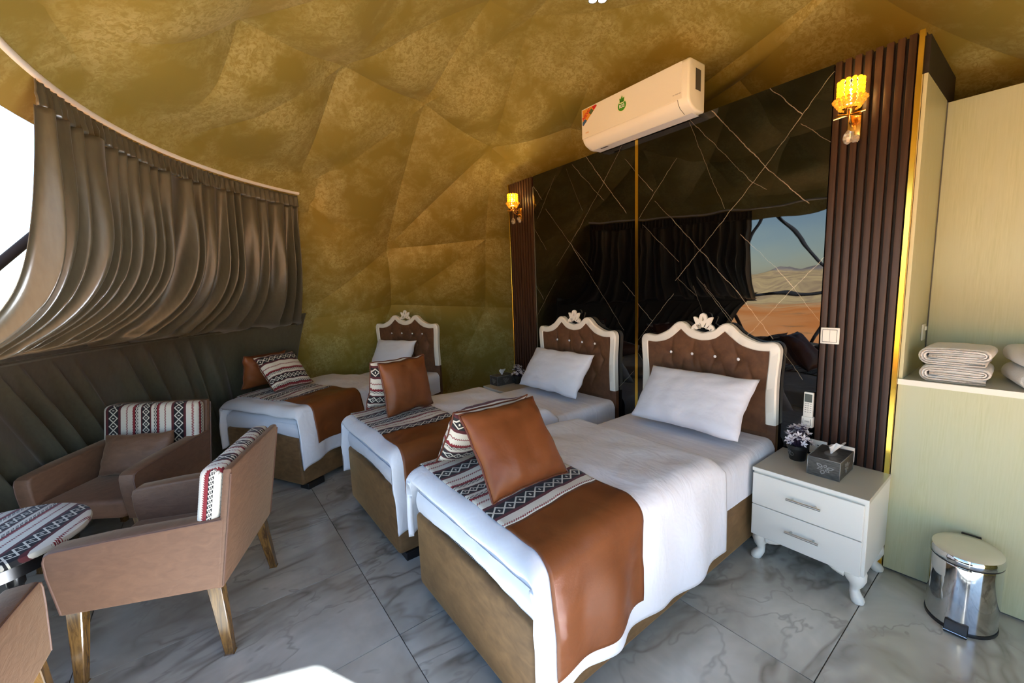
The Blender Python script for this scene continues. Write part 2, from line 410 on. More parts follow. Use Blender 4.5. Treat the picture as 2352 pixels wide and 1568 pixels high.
def bob(name, bm, mat, parent=None, smooth=False, angle=None):
    me = bpy.data.meshes.new(name)
    bmesh.ops.recalc_face_normals(bm, faces=bm.faces)
    bm.to_mesh(me); bm.free()
    me.materials.append(M[mat])
    shade(me, smooth, angle)
    return link(bpy.data.objects.new(name, me), parent)
def box_into(bm, lo, hi, r=0.0, seg=2, mat=None):
    """axis-aligned box, optionally bevelled, into bm"""
    t = bmesh.new()
    bmesh.ops.create_cube(t, size=1.0)
    for v in t.verts:
        v.co = Vector([(lo[i] + hi[i]) / 2 + v.co[i] * (hi[i] - lo[i]) for i in range(3)])
    if r > 0:
        bmesh.ops.bevel(t, geom=list(t.edges), offset=r, segments=seg, profile=0.5, affect='EDGES')
    if mat is not None:
        bmesh.ops.transform(t, matrix=mat, verts=t.verts)
    me = bpy.data.meshes.new('tmp'); t.to_mesh(me); t.free()
    bm.from_mesh(me); bpy.data.meshes.remove(me)
def box(name, lo, hi, mat, parent=None, r=0.0, seg=2, xf=None):
    bm = bmesh.new(); box_into(bm, lo, hi, r, seg, xf)
    return bob(name, bm, mat, parent, smooth=r > 0, angle=35)
def tube_into(vs, fs, pts, rad, n=8, cap=True, closed=False):
    base = len(vs); k = len(pts)
    rads = rad if isinstance(rad, (list, tuple)) else [rad] * k
    prev = None
    for i, p in enumerate(pts):
        p = Vector(p)
        a = Vector(pts[(i - 1) % k] if (closed or i > 0) else pts[i]); c = Vector(pts[(i + 1) % k] if (closed or i < k - 1) else pts[i])
        t = (c - a).normalized() if (c - a).length > 1e-9 else Vector((0, 0, 1))
        if prev is None:
            up = Vector((0, 0, 1)) if abs(t.z) < 0.9 else Vector((1, 0, 0))
            x = t.cross(up).normalized()
        else:
            x = (prev - t * prev.dot(t)).normalized()
        prev = x; y = t.cross(x)
        for j in range(n):
            an = 2 * PI * j / n
            vs.append(p + (x * math.cos(an) + y * math.sin(an)) * rads[i])
    for i in range(k if closed else k - 1):
        i2 = (i + 1) % k
        for j in range(n):
            j2 = (j + 1) % n
            fs.append((base + i * n + j, base + i * n + j2, base + i2 * n + j2, base + i2 * n + j))
    if cap and not closed:
        fs.append(tuple(base + j for j in range(n))[::-1])
        fs.append(tuple(base + (k - 1) * n + j for j in range(n)))
def tube(name, pts, rad, mat, parent=None, n=8, closed=False):
    vs, fs = [], []
    tube_into(vs, fs, pts, rad, n, True, closed)
    return mob(name, vs, fs, mat, parent, smooth=True, angle=50)
def lathe(name, prof, mat, parent=None, n=24, loc=(0, 0, 0), sx=1.0, sy=1.0, angle=40):
    vs, fs = [], []
    k = len(prof)
    for r_, z_ in prof:
        for j in range(n):
            a = 2 * PI * j / n
            vs.append((loc[0] + r_ * math.cos(a) * sx, loc[1] + r_ * math.sin(a) * sy, loc[2] + z_))
    for i in range(k - 1):
        for j in range(n):
            j2 = (j + 1) % n
            fs.append((i * n + j, i * n + j2, (i + 1) * n + j2, (i + 1) * n + j))
    fs.append(tuple(range(n))[::-1]); fs.append(tuple((k - 1) * n + j for j in range(n)))
    return mob(name, vs, fs, mat, parent, smooth=True, angle=angle)
def surf(name, fn, nu, nv, mat, parent=None, thick=0.0, uv=None, smooth=True, close_u=False, flip=False):
    """fn(i/nu, j/nv) -> point ; grid surface, optional solidify thickness"""
    vs, fs, uvs = [], [], []
    cols = nu if close_u else nu + 1
    for j in range(nv + 1):
        for i in range(cols):
            a, c = i / nu, j / nv
            vs.append(fn(a, c))
            uvs.append(uv(a, c) if uv else (a, c))
    for j in range(nv):
        for i in range(nu):
            i2 = (i + 1) % cols
            q = (j * cols + i, j * cols + i2, (j + 1) * cols + i2, (j + 1) * cols + i)
            fs.append(q[::-1] if flip else q)
    o = mob(name, vs, fs, mat, parent, smooth=smooth, uvs=uvs)
    if thick:
        md = o.modifiers.new('thickness', 'SOLIDIFY'); md.thickness = thick; md.offset = -1.0
    return o
def shape2d(name, outline, holes, depth, mat, parent=None, xf=None, bevel=0.0):
    """flat outline with holes, extruded; drawn in local XY, thickness along Z, then moved by xf"""
    cu = bpy.data.curves.new('tmp', 'CURVE'); cu.dimensions = '2D'; cu.fill_mode = 'BOTH'
    cu.extrude = depth / 2; cu.bevel_depth = bevel
    for pts in [outline] + list(holes):
        sp = cu.splines.new('POLY'); sp.points.add(len(pts) - 1); sp.use_cyclic_u = True
        for p_, q_ in zip(sp.points, pts): p_.co = (q_[0], q_[1], 0, 1)
    o = bpy.data.objects.new('tmp', cu); COL.objects.link(o)
    me = bpy.data.meshes.new_from_object(o.evaluated_get(bpy.context.evaluated_depsgraph_get()))
    bpy.data.objects.remove(o); bpy.data.curves.remove(cu)
    me.name = name
    if xf is not None: me.transform(xf)
    me.materials.clear(); me.materials.append(M[mat])
    shade(me, True, 30)
    return link(bpy.data.objects.new(name, me), parent)
def text(name, body, size, mat, parent, xf, depth=0.0006, bold=0.0):
    cu = bpy.data.curves.new('tmp', 'FONT'); cu.body = body; cu.size = size; cu.align_x = 'CENTER'; cu.align_y = 'CENTER'
    cu.extrude = depth; cu.offset = bold; cu.resolution_u = 3
    o = bpy.data.objects.new('tmp', cu); COL.objects.link(o)
    me = bpy.data.meshes.new_from_object(o.evaluated_get(bpy.context.evaluated_depsgraph_get()))
    bpy.data.objects.remove(o); bpy.data.curves.remove(cu)
    me.name = name; me.transform(xf)
    me.materials.clear(); me.materials.append(M[mat])
    return link(bpy.data.objects.new(name, me), parent)
def frame_xf(origin, ex, ey):
    """matrix taking local x,y,z to ex, ey, ex x ey at origin"""
    ex = Vector(ex).normalized(); ey = Vector(ey); ey = (ey - ex * ex.dot(ey)).normalized(); ez = ex.cross(ey)
    m_ = Matrix.Identity(4)
    for i in range(3):
        m_[i][0] = ex[i]; m_[i][1] = ey[i]; m_[i][2] = ez[i]; m_[i][3] = origin[i]
    return m_
def catmull(pts, n=6):
    out = []
    for i in range(len(pts) - 1):
        p0 = pts[max(i - 1, 0)]; p1 = pts[i]; p2 = pts[i + 1]; p3 = pts[min(i + 2, len(pts) - 1)]
        for k in range(n):
            t = k / n
            out.append(tuple(0.5 * ((2 * b) + (-a + c) * t + (2 * a - 5 * b + 4 * c - d) * t * t + (-a + 3 * b - 3 * c + d) * t ** 3)
                             for a, b, c, d in zip(p0, p1, p2, p3)))
    out.append(tuple(pts[-1]))
    return out
def nz(x, y, z=0.0):
    return noise.noise(Vector((x, y, z)))
def smooth01(t):
    t = max(0.0, min(1.0, t)); return t * t * (3 - 2 * t)

# ================================================================ THE SETTING
DC = Vector((-2.15, -0.87, 0.0)); DR = 3.5
def dome(az, el, r=DR):
    a, e = math.radians(az), math.radians(el)
    return DC + Vector((math.cos(e) * math.cos(a), math.cos(e) * math.sin(a), math.sin(e))) * r

# ---- floor: slab with single marble tiles
def floor():
    bm = bmesh.new()
    bmesh.ops.create_cone(bm, cap_ends=True, segments=72, radius1=3.62, radius2=3.62, depth=0.2, matrix=Matrix.Translation((DC.x, DC.y, -0.108)))
    fl = bob('floor', bm, 'grout'); tag(fl, 'grey marble tiled floor', kind='structure')
    circ = [(DC.x + 3.5 * math.cos(2 * PI * k / 60), DC.y + 3.5 * math.sin(2 * PI * k / 60)) for k in range(60)]
    def clip(poly):
        for i in range(60):
            a, c = circ[i], circ[(i + 1) % 60]; out = []
            side = lambda p: (c[0] - a[0]) * (p[1] - a[1]) - (c[1] - a[1]) * (p[0] - a[0])
            for j in range(len(poly)):
                p, q = poly[j], poly[(j + 1) % len(poly)]; s, t = side(p), side(q)
                if s >= 0: out.append(p)
                if (s >= 0) != (t >= 0):
                    k = s / (s - t); out.append((p[0] + (q[0] - p[0]) * k, p[1] + (q[1] - p[1]) * k))
            poly = out
            if not poly: break
        return poly
    TX, TY, g = 0.636, 1.186, 0.002
    shared = {}
    for i in range(-10, 5):
        for j in range(-3, 6):
            x0, y0 = -0.454 + i * TX, -2.22 + j * TY
            poly = clip([(x0 + g, y0 + g), (x0 + TX - g, y0 + g), (x0 + TX - g, y0 + TY - g), (x0 + g, y0 + TY - g)])
            if len(poly) < 3: continue
            key = 'full' if len(poly) == 4 and abs((poly[2][0] - poly[0][0]) - (TX - 2 * g)) < 1e-6 and abs((poly[2][1] - poly[0][1]) - (TY - 2 * g)) < 1e-6 else None
            if key and key in shared:
                o = bpy.data.objects.new('floor_tile', shared[key]); link(o, fl)
            else:
                bm = bmesh.new()
                vs = [bm.verts.new((p[0] - x0, p[1] - y0, 0)) for p in poly]
                f = bm.faces.new(vs)
                e = bmesh.ops.extrude_face_region(bm, geom=[f])
                for v in [v for v in e['geom'] if isinstance(v, bmesh.types.BMVert)]: v.co.z = -0.0075
                o = bob('floor_tile', bm, 'tile', fl)
                if key: shared[key] = o.data
            o.location = (x0, y0, 0)
floor()

# ---- tent: geodesic lining panels, clear window facets and black tubes
RING = []
RING += [(144.5, 85.2), (212, 84.6), (290, 80), (0, 80), (70, 80)]
RING += [(127.1, 64.1), (155.8, 60.7), (186.4, 67), (221.2, 66.1), (249.5, 60.7), (280, 62), (310, 62), (340, 62), (10, 62, 3.66), (40, 62, 3.66), (70, 62), (98, 62)]
RING += [(154.6, 39.6), (181, 37), (207, 45.6), (236, 45.6), (264, 45.6), (292, 45.6), (320, 45.6), (346, 44), (12, 42, 3.8), (40, 42, 3.8), (68, 42, 3.65), (96, 42), (125, 42)]
RING += [(154, 22.2), (178, 24), (200, 22), (222, 22), (250, 22), (278, 22), (306, 22), (334, 22), (0, 22), (26, 22, 3.75), (54, 22, 3.75), (82, 22), (110, 22), (132, 22)]
RING += [(140, -3), (166, -3), (189, -3), (211, -3), (236, -3), (264, -3), (292, -3), (320, -3), (347, -3), (13, -3), (40, -3), (68, -3), (96, -3), (120, -3)]
# doorway beside the camera: opening corners on the floor
DA, DB, DH = Vector((1.267, -0.94, 0)), Vector((0.63, -2.52, 0)), 2.10
DT = (DB - DA).normalized(); DN = Vector((-DT.y, DT.x, 0)) if (Vector((-DT.y, DT.x, 0))).dot(DA - DC) > 0 else Vector((DT.y, -DT.x, 0))
def in_door(p):
    t = (p - DA).dot(DT)
    return p.z < DH - 0.22 and -0.03 < t < (DB - DA).length + 0.03 and (p - DC).dot(DN) > 1.5
def doorway():
    root = empty('door_1', (DA + DB) / 2); tag(root, 'open doorway of the tent', kind='structure')
    w = (DB - DA).length / 2
    xf = frame_xf((0, 0, 0), DT, DN)
    for s in (-1, 1):
        box('door_post', (min(s * w, s * (w + 0.1)), -0.05, -0.3), (max(s * w, s * (w + 0.1)), 0.05, DH + 0.1), 'white_edge', root, 0.004, 1, xf)
    box('door_header', (-w, -0.05, DH), (w, 0.05, DH + 0.1), 'white_edge', root, 0.004, 1, xf)
    for s in (-1, 1):  # unseen cheeks added to block stray sun beside the opening
        vs = []
        for e in (0.0, 0.03):
            for y_, z_ in ((-0.75, DH + 0.05), (0.0, DH + 0.05), (0.0, 0.9), (-0.18, 1.1)):
                vs.append(xf @ Vector((s * (w + 0.03 + e), y_, z_)))
        mob('sun_block_cheek', vs, [(0, 1, 2, 3), (7, 6, 5, 4), (0, 4, 5, 1), (1, 5, 6, 2), (2, 6, 7, 3), (3, 7, 4, 0)], 'gold', root)
    box('light_seal_slab', (-w - 0.1, -0.62, DH + 0.02), (w + 0.1, -0.05, DH + 0.05), 'gold', root, 0.0, 1, xf)  # unseen slab added to seal light out above the opening
doorway()
def tent():
    bm = bmesh.new()
    for nd in RING: bm.verts.new(dome(*nd))
    bm.verts.ensure_lookup_table()
    bmesh.ops.convex_hull(bm, input=list(bm.verts))
    bmesh.ops.triangulate(bm, faces=list(bm.faces))
    bm.verts.ensure_lookup_table(); bm.verts.index_update()
    tris = []
    for f in bm.faces:
        c = f.calc_center_median() - DC
        if c.z < 0.05: continue
        az = math.degrees(math.atan2(c.y, c.x)) % 360; el = math.degrees(math.asin(min(1, c.z / c.length)))
        top = max(v.co.z for v in f.verts)
        tris.append(([v.co.copy() for v in f.verts], [v.index for v in f.verts], 212 < az < 333 and top < 2.56))
    bm.free()
    cl = empty('ceiling'); tag(cl, 'golden crushed-satin tent lining of the dome', kind='structure')
    win = empty('window_1'); tag(win, 'clear facetted bay window of the tent', kind='structure')
    N = 18
    names = {k: nd[:2] for k, nd in enumerate(RING)}
    N1, N2, N3, N4, N5, NC, NA_, NB_, N6, N7, N8, N9 = (249.5, 60.7), (221.2, 66.1), (186.4, 67), (155.8, 60.7), (144.5, 85.2), (212, 84.6), (207, 45.6), (181, 37), (154.6, 39.6), (154, 22.2), (178, 24), (127.1, 64.1)
    CREASE = {frozenset(k): v for k, v in (((N2, N3), .075), ((N3, NC), .07), ((N2, NA_), .07), ((N3, NB_), .06), ((N4, N6), .07), ((N6, N7), .07), ((N3, N4), .05), ((N1, N2), .06), ((N4, N5), .04), ((NB_, N8), .05), ((N6, NB_), .05), ((N7, N8), .05), ((N2, NB_), .05), ((N4, N9), .06), ((N4, NB_), .05), ((N2, NC), .03), ((N1, NC), .05))}
    edges = set()
    for co, idx, is_win in tris:
        if is_win:
            for a, c in ((0, 1), (1, 2), (2, 0)):
                edges.add(tuple(sorted((idx[a], idx[c]))))
            n = (co[1] - co[0]).cross(co[2] - co[0]).normalized() * 0.02
            if n.dot(co[0] - DC) < 0: n = -n
            mob('window_pane', [DC + (p - DC) * 1.035 + n for p in co], [(0, 1, 2)], 'film', win)
            continue
        vs, fs, ix = [], [], {}
        seed = sum(idx) * 1.7
        for i in range(N + 1):
            for j in range(N + 1 - i):
                b0, b1 = i / N, j / N; b2 = 1 - b0 - b1
                p = co[0] * b0 + co[1] * b1 + co[2] * b2
                p = p.lerp(DC + (p - DC).normalized() * sum(b_ * (c_ - DC).length for b_, c_ in zip((b0, b1, b2), co)), 0.85)
                bub = 27 * b0 * b1 * b2
                sag = 0.15 * (1 - b0 ** 3 - b1 ** 3 - b2 ** 3) + bub * (0.004 + 0.016 * nz(p.x * 2.2, p.y * 2.2, p.z * 2.2 + seed))
                for (bi, bj, bk), (ka, kb) in (((b0, b1, b2), (0, 1)), ((b1, b2, b0), (1, 2)), ((b2, b0, b1), (2, 0))):
                    ce = CREASE.get(frozenset((names[idx[ka]], names[idx[kb]])), 0.0)
                    if ce: sag -= ce * math.exp(-bk / 0.16) * math.sqrt(max(0, 4 * bi * bj))
                if p.z > 3.2: sag *= 1 - 0.75 * smooth01((p.z - 3.25) / 0.18)
                if 190 < math.degrees(math.atan2(p.y - DC.y, p.x - DC.x)) % 360 < 216 and p.z < 2.4: sag *= 0.15 + 0.85 * smooth01((205 - math.degrees(math.atan2(p.y - DC.y, p.x - DC.x)) % 360) / 14)
                if 203 < math.degrees(math.atan2(p.y - DC.y, p.x - DC.x)) % 360 < 340 and p.z > 2.2: sag *= smooth01((p.z - 2.56) / 0.35)
                p = p + (DC + Vector((0, 0, 0.4)) - p).normalized() * sag
                ix[(i, j)] = len(vs); vs.append(p)
        for i in range(N):
            for j in range(N - i):
                fs.append((ix[(i, j)], ix[(i + 1, j)], ix[(i, j + 1)]))
                if i + j < N - 1: fs.append((ix[(i + 1, j)], ix[(i + 1, j + 1)], ix[(i, j + 1)]))
        fs = [f for f in fs if not in_door(sum((vs[k] for k in f), Vector()) / 3)]
        if fs: mob('lining_panel', vs, fs, 'gold', cl, smooth=True)
    for a, c in edges:
        pa, pc = dome(*RING[a]), dome(*RING[c])
        tube('window_strut', [DC + (pa - DC) * 1.03, DC + (pc - DC) * 1.03], 0.024, 'black_fabric', win, n=8)
    # gold hem of the lining that carries the curtain rail
    vs, fs = [], []
    for k in range(61):
        az = math.radians(203 + 134 * k / 60)
        for z_ in (2.39, 2.47, 2.56, 2.66):
            r_ = math.sqrt(DR * DR - z_ * z_) - 0.03
            vs.append((DC.x + r_ * math.cos(az), DC.y + r_ * math.sin(az), z_))
    for k in range(60):
        for j in range(3): fs.append((4 * k + j, 4 * k + 4 + j, 4 * k + 5 + j, 4 * k + 1 + j))
    mob('lining_hem', vs, fs, 'gold', cl, smooth=True)
    # low dark skirt under the window film
    vs, fs = [], []
    for k in range(41):
        az = math.radians(205 + 130 * k / 40)
        for z_ in (0.0, 0.64):
            r_ = math.sqrt(DR * DR - z_ * z_) - 0.07
            vs.append((DC.x + r_ * math.cos(az), DC.y + r_ * math.sin(az), z_))
    for k in range(40): fs.append((2 * k, 2 * k + 2, 2 * k + 3, 2 * k + 1))
    w = mob('wall_skirt', vs, fs, 'skirt', None, smooth=True)
    md = w.modifiers.new('thickness', 'SOLIDIFY'); md.thickness = 0.03
    tag(w, 'low dark skirting wall beneath the bay window', kind='structure')
    return win
tent()

# ---- headboard wall: two black marble sheets, walnut slats, gold trims
HZ = 2.683
def back_wall():
    wb = box('wall_back', (-3.655, 0.006, 0.0), (-0.452, 0.10, HZ - 0.004), 'dark_back')
    tag(wb, 'feature wall of black marble sheets and walnut slats', kind='structure')
    box('marble_panel', (-3.252, -0.008, 0.0), (-2.04, 0.0055, HZ), 'marble', wb, 0.001, 1)
    box('marble_panel', (-2.012, -0.008, 0.0), (-0.795, 0.0055, HZ), 'marble', wb, 0.001, 1)
    box('gold_strip', (-2.0395, -0.010, 0.0), (-2.0125, 0.0055, HZ - 0.002), 'goldmetal', wb)
    box('steel_strip', (-3.262, -0.011, 0.0), (-3.2525, 0.0055, HZ - 0.1), 'steel_line', wb)
    def slats(x0, x1, n):
        first = None
        pitch = (x1 - x0) / n
        for k in range(n):
            if first is None:
                # profile of one slat: a foot and a raised rounded bar
                first = box('slat', (pitch * 0.17, -0.020, 0), (pitch * 0.86, 0.0055, HZ), 'slat', wb, 0.0025, 2)
                o = first
            else:
                o = bpy.data.objects.new('slat', first.data); link(o, wb)
            o.location = (x0 + pitch * k, 0, 0)
    slats(-3.645, -3.264, 9)
    slats(-0.795, -0.474, 8)
    box('gold_trim', (-0.473, -0.026, 0.0), (-0.4525, 0.0055, HZ + 0.004), 'goldmetal', wb, 0.001, 1)
    box('gold_trim', (-3.657, -0.022, 0.0), (-3.646, 0.0055, HZ + 0.004), 'goldmetal', wb, 0.001, 1)
    # right part: cream boarding with the deep niche above the ledge
    wr = box('wall_right', (-0.450, 0.0, 0.012), (0.75, 0.10, 1.022), 'cream')
    tag(wr, 'cream boarded half-height wall with a niche above', kind='structure')
    box('kick_board', (-0.450, 0.012, 0.0), (0.75, 0.09, 0.0115), 'gap', wr)
    box('ledge_board', (-0.4515, -0.006, 1.0225), (0.75, 0.552, 1.05), 'shelf', wr)
    box('ledge_edging', (-0.4515, -0.0085, 1.0225), (0.75, -0.0062, 1.0505), 'white_edge', wr)
    box('niche_side_board', (-0.4515, 0.102, 1.0505), (-0.437, 0.552, 2.50), 'cream', wr)
    box('niche_side_board', (-0.4515, 0.0058, 1.0505), (-0.437, 0.1015, 2.50), 'cream', wr)
    box('niche_top_band', (-0.452, 0.0058, 2.5005), (-0.436, 0.74, 2.665), 'dark_back', wr)
    box('niche_back_board', (-0.4365, 0.5525, 1.0), (0.75, 0.575, 2.49), 'cream', wr)
    box('corner_bead', (-0.4365, 0.546, 1.0505), (-0.432, 0.5523, 2.49), 'gap', wr)
back_wall()

# ---- desert outside
def desert():
    vs, fs = [], []
    radii = [3.45, 5, 8, 13, 20, 30, 45, 65, 90, 115] + [135 + 6 * k for k in range(27)] + [310, 350, 420, 520]
    NA = 288
    for r_ in radii:
        for k in range(NA):
            a = 2 * PI * k / NA
            x, y = DC.x + r_ * math.cos(a), DC.y + r_ * math.sin(a)
            z_ = -0.32 - 5.3 * smooth01((r_ - 12) / 110)
            z_ += 0.35 * smooth01((r_ - 10) / 40) * nz(x * 0.035, y * 0.035)
            side = 0.5 - 0.5 * math.cos(a - math.radians(215))      # hills rise towards one side of the view
            hill = smooth01((r_ - 140) / 130)
            da = ((math.degrees(a) - 268 + 180) % 360) - 180
            side += 0.75 * math.exp(-(da / 13) ** 2)
            h = (9.5 + 13 * side) * hill * (0.75 + 0.5 * nz(x * 0.009, y * 0.009, 3)) + hill * 4.5 * (abs(nz(x * 0.022, y * 0.022, 7)) - 0.2) + hill * 2.2 * nz(x * 0.07, y * 0.07, 9)
            cliff = smooth01((h - 10.5) / 1.5) * 3.0
            vs.append((x, y, z_ + h + cliff))
    for i in range(len(radii) - 1):
        for k in range(NA):
            k2 = (k + 1) % NA
            fs.append((i * NA + k, i * NA + k2, (i + 1) * NA + k2, (i + 1) * NA + k))
    o = mob('desert_ground', vs, fs, 'desert', None, smooth=True)
    tag(o, 'orange desert plain and rocky hills outside the window', 'desert', kind='structure')
desert()

# ================================================================ CURTAIN AND RAIL
def curtain():
    def pol(az, r_, z_): 
        a = math.radians(az); return Vector((DC.x + r_ * math.cos(a), DC.y + r_ * math.sin(a), z_))
    AZL, AZR = -100.0, -152.5
    # rail
    rail = tube('curtain_rail', [pol(-30 - 123 * k / 60, 2.405, 2.524) for k in range(61)], 0.017, 'white_paint', None, n=8)
    tag(rail, 'thin white curved curtain rail along the bay window', 'curtain rail')
    root = empty('curtain', pol(-125, 3.2, 0)); off = -root.location
    tag(root, 'olive satin curtain tied at half height beside the armchairs', 'curtain')
    NF = 21
    def fold(ph):
        s = math.sin(ph); return (abs(s) ** 0.8) * (1 if s > 0 else -1)
    def ph(u):
        return 2 * PI * (NF * u + 0.35 * math.sin(2 * PI * u * 3.0) + 0.22 * math.sin(2 * PI * u * 7 + 1))
    def upper(u, v):
        # v 0 top (below heading) .. 1 tie line
        top = AZL + (AZR - AZL) * u
        ut = u ** 1.45
        tie = -101.0 + (-160.0 + 101.0) * ut
        k = v ** 4.2
        az = top + (tie - top) * k
        r_ = 2.392 + 0.10 * v + 0.57 * v ** 5.0
        zt = 1.27 + 0.035 * math.sin(u * 5.0) - 0.03 * (1 - u)
        z_ = 2.395 + (zt - 2.395) * v
        # belly: cloth droops under the tie before it tucks back up
        amp = (0.030 + 0.050 * smooth01(v * 1.6)) * (0.7 + 0.5 * nz(u * 9, 0, 4))
        r2 = r_ + amp * fold(ph(u)) + 0.02 * nz(u * 14, v * 2.5, 1)
        if v > 0.9:
            t = (v - 0.9) / 0.1
            r2 += -0.05 * math.sin(t * PI) + 0.10 * t * t
            z_ += 0.045 * t * t + 0.025 * fold(ph(u) * 0.5 + 1) * t
        az += 0.35 * math.cos(ph(u)) * (0.4 + 0.6 * v)
        return pol(az, r2, z_) + off
    surf('upper_drape', upper, 420, 44, 'curtain', root, 0.003)
    def head(u, v):
        top = AZL + (AZR - AZL) * u
        a = 0.016 * math.sin(2 * PI * 46 * u + 0.8 * math.sin(9 * u)) * (0.5 + 0.5 * v) + 0.006 * nz(u * 60, v * 3)
        return pol(top + 0.2 * math.cos(2 * PI * 46 * u), 2.392 + a, 2.492 - 0.10 * v) + off
    surf('heading_tape', head, 420, 6, 'curtain', root, 0.003)
    def lower(u, v):
        tie = -101.0 + (-160.0 + 101.0) * (u ** 1.25)
        bot = -117.0 + (-158.0 + 117.0) * u
        az = tie + (bot - tie) * (v ** 0.8)
        r_ = 3.11 + 0.22 * v ** 0.7
        z_ = 1.40 + (0.02 - 1.40) * v
        amp = (0.010 + 0.045 * smooth01((v - 0.05) * 2.2)) * (0.7 + 0.6 * nz(u * 8, 2, 5))
        r2 = min(r_ + amp * fold(ph(u) * 0.72 + 0.6), math.sqrt(3.46 ** 2 - z_ * z_) - 0.08 - 0.13 * smooth01((u - 0.72) / 0.2))
        return pol(az + 0.25 * math.cos(ph(u) * 0.72), r2, z_) + off
    surf('lower_drape', lower, 320, 26, 'curtain', root, 0.003)
    tube('tie_band', [pol(-101 - 57 * k / 40, 3.0, 1.285) + off for k in range(41)], 0.012, 'curtain', root, n=6)
curtain()

# ================================================================ CUSHIONS AND PILLOWS
def pillow_mesh(name, w, h, t, mat, parent=None, seed=0.0, n=28, piping=None, pinch=0.07, uvrot=False):
    """pillow in local XZ plane (x width, z height from 0), thickness along y"""
    vs, fs, uvs, ring = [], [], [], []
    def pt(a, c, side):
        ed = (1 - abs(a) ** 2.6) * (1 - abs(c) ** 2.6)
        th = t / 2 * max(0.0, ed) ** 0.5
        th *= 1 + 0.16 * nz(a * 1.7 + seed, c * 1.7, side * 3.0)
        x = a * w / 2 * (1 - pinch * (1 - a * a * 0) * (1 - c * c) * abs(a) ** 3)
        z = c * h / 2 * (1 - pinch * (1 - a * a) * abs(c) ** 3)
        wr = 0.010 * nz(a * 4.5 + seed, c * 4.5, 9 + side) * (1 - ed * 0.5)
        x += 0.012 * nz(c * 2.3, seed, 2) ; z += 0.012 * nz(a * 2.3, seed, 5)
        return Vector((x, side * (th + wr * (ed ** 0.3 if ed > 0 else 0)), z + h / 2))
    for side in (-1, 1):
        base = len(vs)
        for j in range(n + 1):
            for i in range(n + 1):
                a, c = -1 + 2 * i / n, -1 + 2 * j / n
                a = math.sin(a * PI / 2) * 0.35 + a * 0.65; c = math.sin(c * PI / 2) * 0.35 + c * 0.65
                vs.append(pt(a, c, side))
                uvs.append((c * h / 2 + 0.1, a * w / 2) if not uvrot else (a * w / 2, c * h / 2))
        for j in range(n):
            for i in range(n):
                q = (base + j * (n + 1) + i, base + j * (n + 1) + i + 1, base + (j + 1) * (n + 1) + i + 1, base + (j + 1) * (n + 1) + i)
                fs.append(q if side < 0 else q[::-1])
    me_o = mob(name, vs, fs, mat, parent, smooth=True, uvs=uvs)
    bm = bmesh.new(); bm.from_mesh(me_o.data); bmesh.ops.remove_doubles(bm, verts=bm.verts, dist=0.0004); bm.to_mesh(me_o.data); bm.free()
    shade(me_o.data, True)
    if piping:
        idx = [i for i in range(n + 1)] + [j * (n + 1) + n for j in range(1, n + 1)] + [n * (n + 1) + i for i in range(n - 1, -1, -1)] + [j * (n + 1) for j in range(n - 1, 0, -1)]
        tube('piping', [vs[i] for i in idx], 0.0045, piping, me_o, n=6, closed=True)
    return me_o
def put_pillow(o, bottom, width_dir, up_dir):
    """bottom centre point, direction of its width and of its height (world)"""
    ex = Vector(width_dir).normalized(); ez = Vector(up_dir).normalized(); ez = (ez - ex * ex.dot(ez)).normalized(); ey = ez.cross(ex)
    m_ = Matrix.Identity(4)
    for i in range(3):
        m_[i][0] = ex[i]; m_[i][1] = ey[i]; m_[i][2] = ez[i]; m_[i][3] = bottom[i]
    o.matrix_world = m_

# ================================================================ BEDS
# headboard outlines (local x, z)
HB_OUT = catmull([(-0.478, 0.68), (-0.474, 0.94), (-0.484, 1.10), (-0.482, 1.162), (-0.448, 1.195), (-0.36, 1.190), (-0.262, 1.232), (-0.205, 1.282), (-0.165, 1.300), (-0.125, 1.286), (-0.085, 1.252), (0, 1.228)], 5)
HB_IN = catmull([(-0.420, 0.68), (-0.414, 0.88), (-0.424, 1.05), (-0.427, 1.120)], 5) + catmull([(-0.427, 1.140), (-0.345, 1.140), (-0.25, 1.170), (-0.155, 1.246)], 5) + catmull([(-0.155, 1.246), (-0.10, 1.200), (-0.05, 1.182), (0, 1.176)], 5)
def resample(pts, n):
    L = [0.0]
    for a, c in zip(pts, pts[1:]): L.append(L[-1] + math.hypot(c[0] - a[0], c[1] - a[1]))
    out = []
    k = 0
    for i in range(n):
        t = L[-1] * i / (n - 1)
        while k < len(L) - 2 and L[k + 1] < t: k += 1
        s = (t - L[k]) / max(1e-9, L[k + 1] - L[k])
        out.append((pts[k][0] + (pts[k + 1][0] - pts[k][0]) * s, pts[k][1] + (pts[k + 1][1] - pts[k][1]) * s))
    return out
def mirror(pts):
    return pts + [(-x, z) for x, z in pts[-2::-1]]
BUTTONS = [(-0.246, 1.068), (-0.082, 1.070), (0.082, 1.068), (0.235, 1.066), (-0.33, 0.93), (-0.164, 0.93), (0, 0.93), (0.16, 0.93), (0.33, 0.93), (-0.246, 0.79), (-0.082, 0.79), (0.082, 0.79), (0.235, 0.79)]

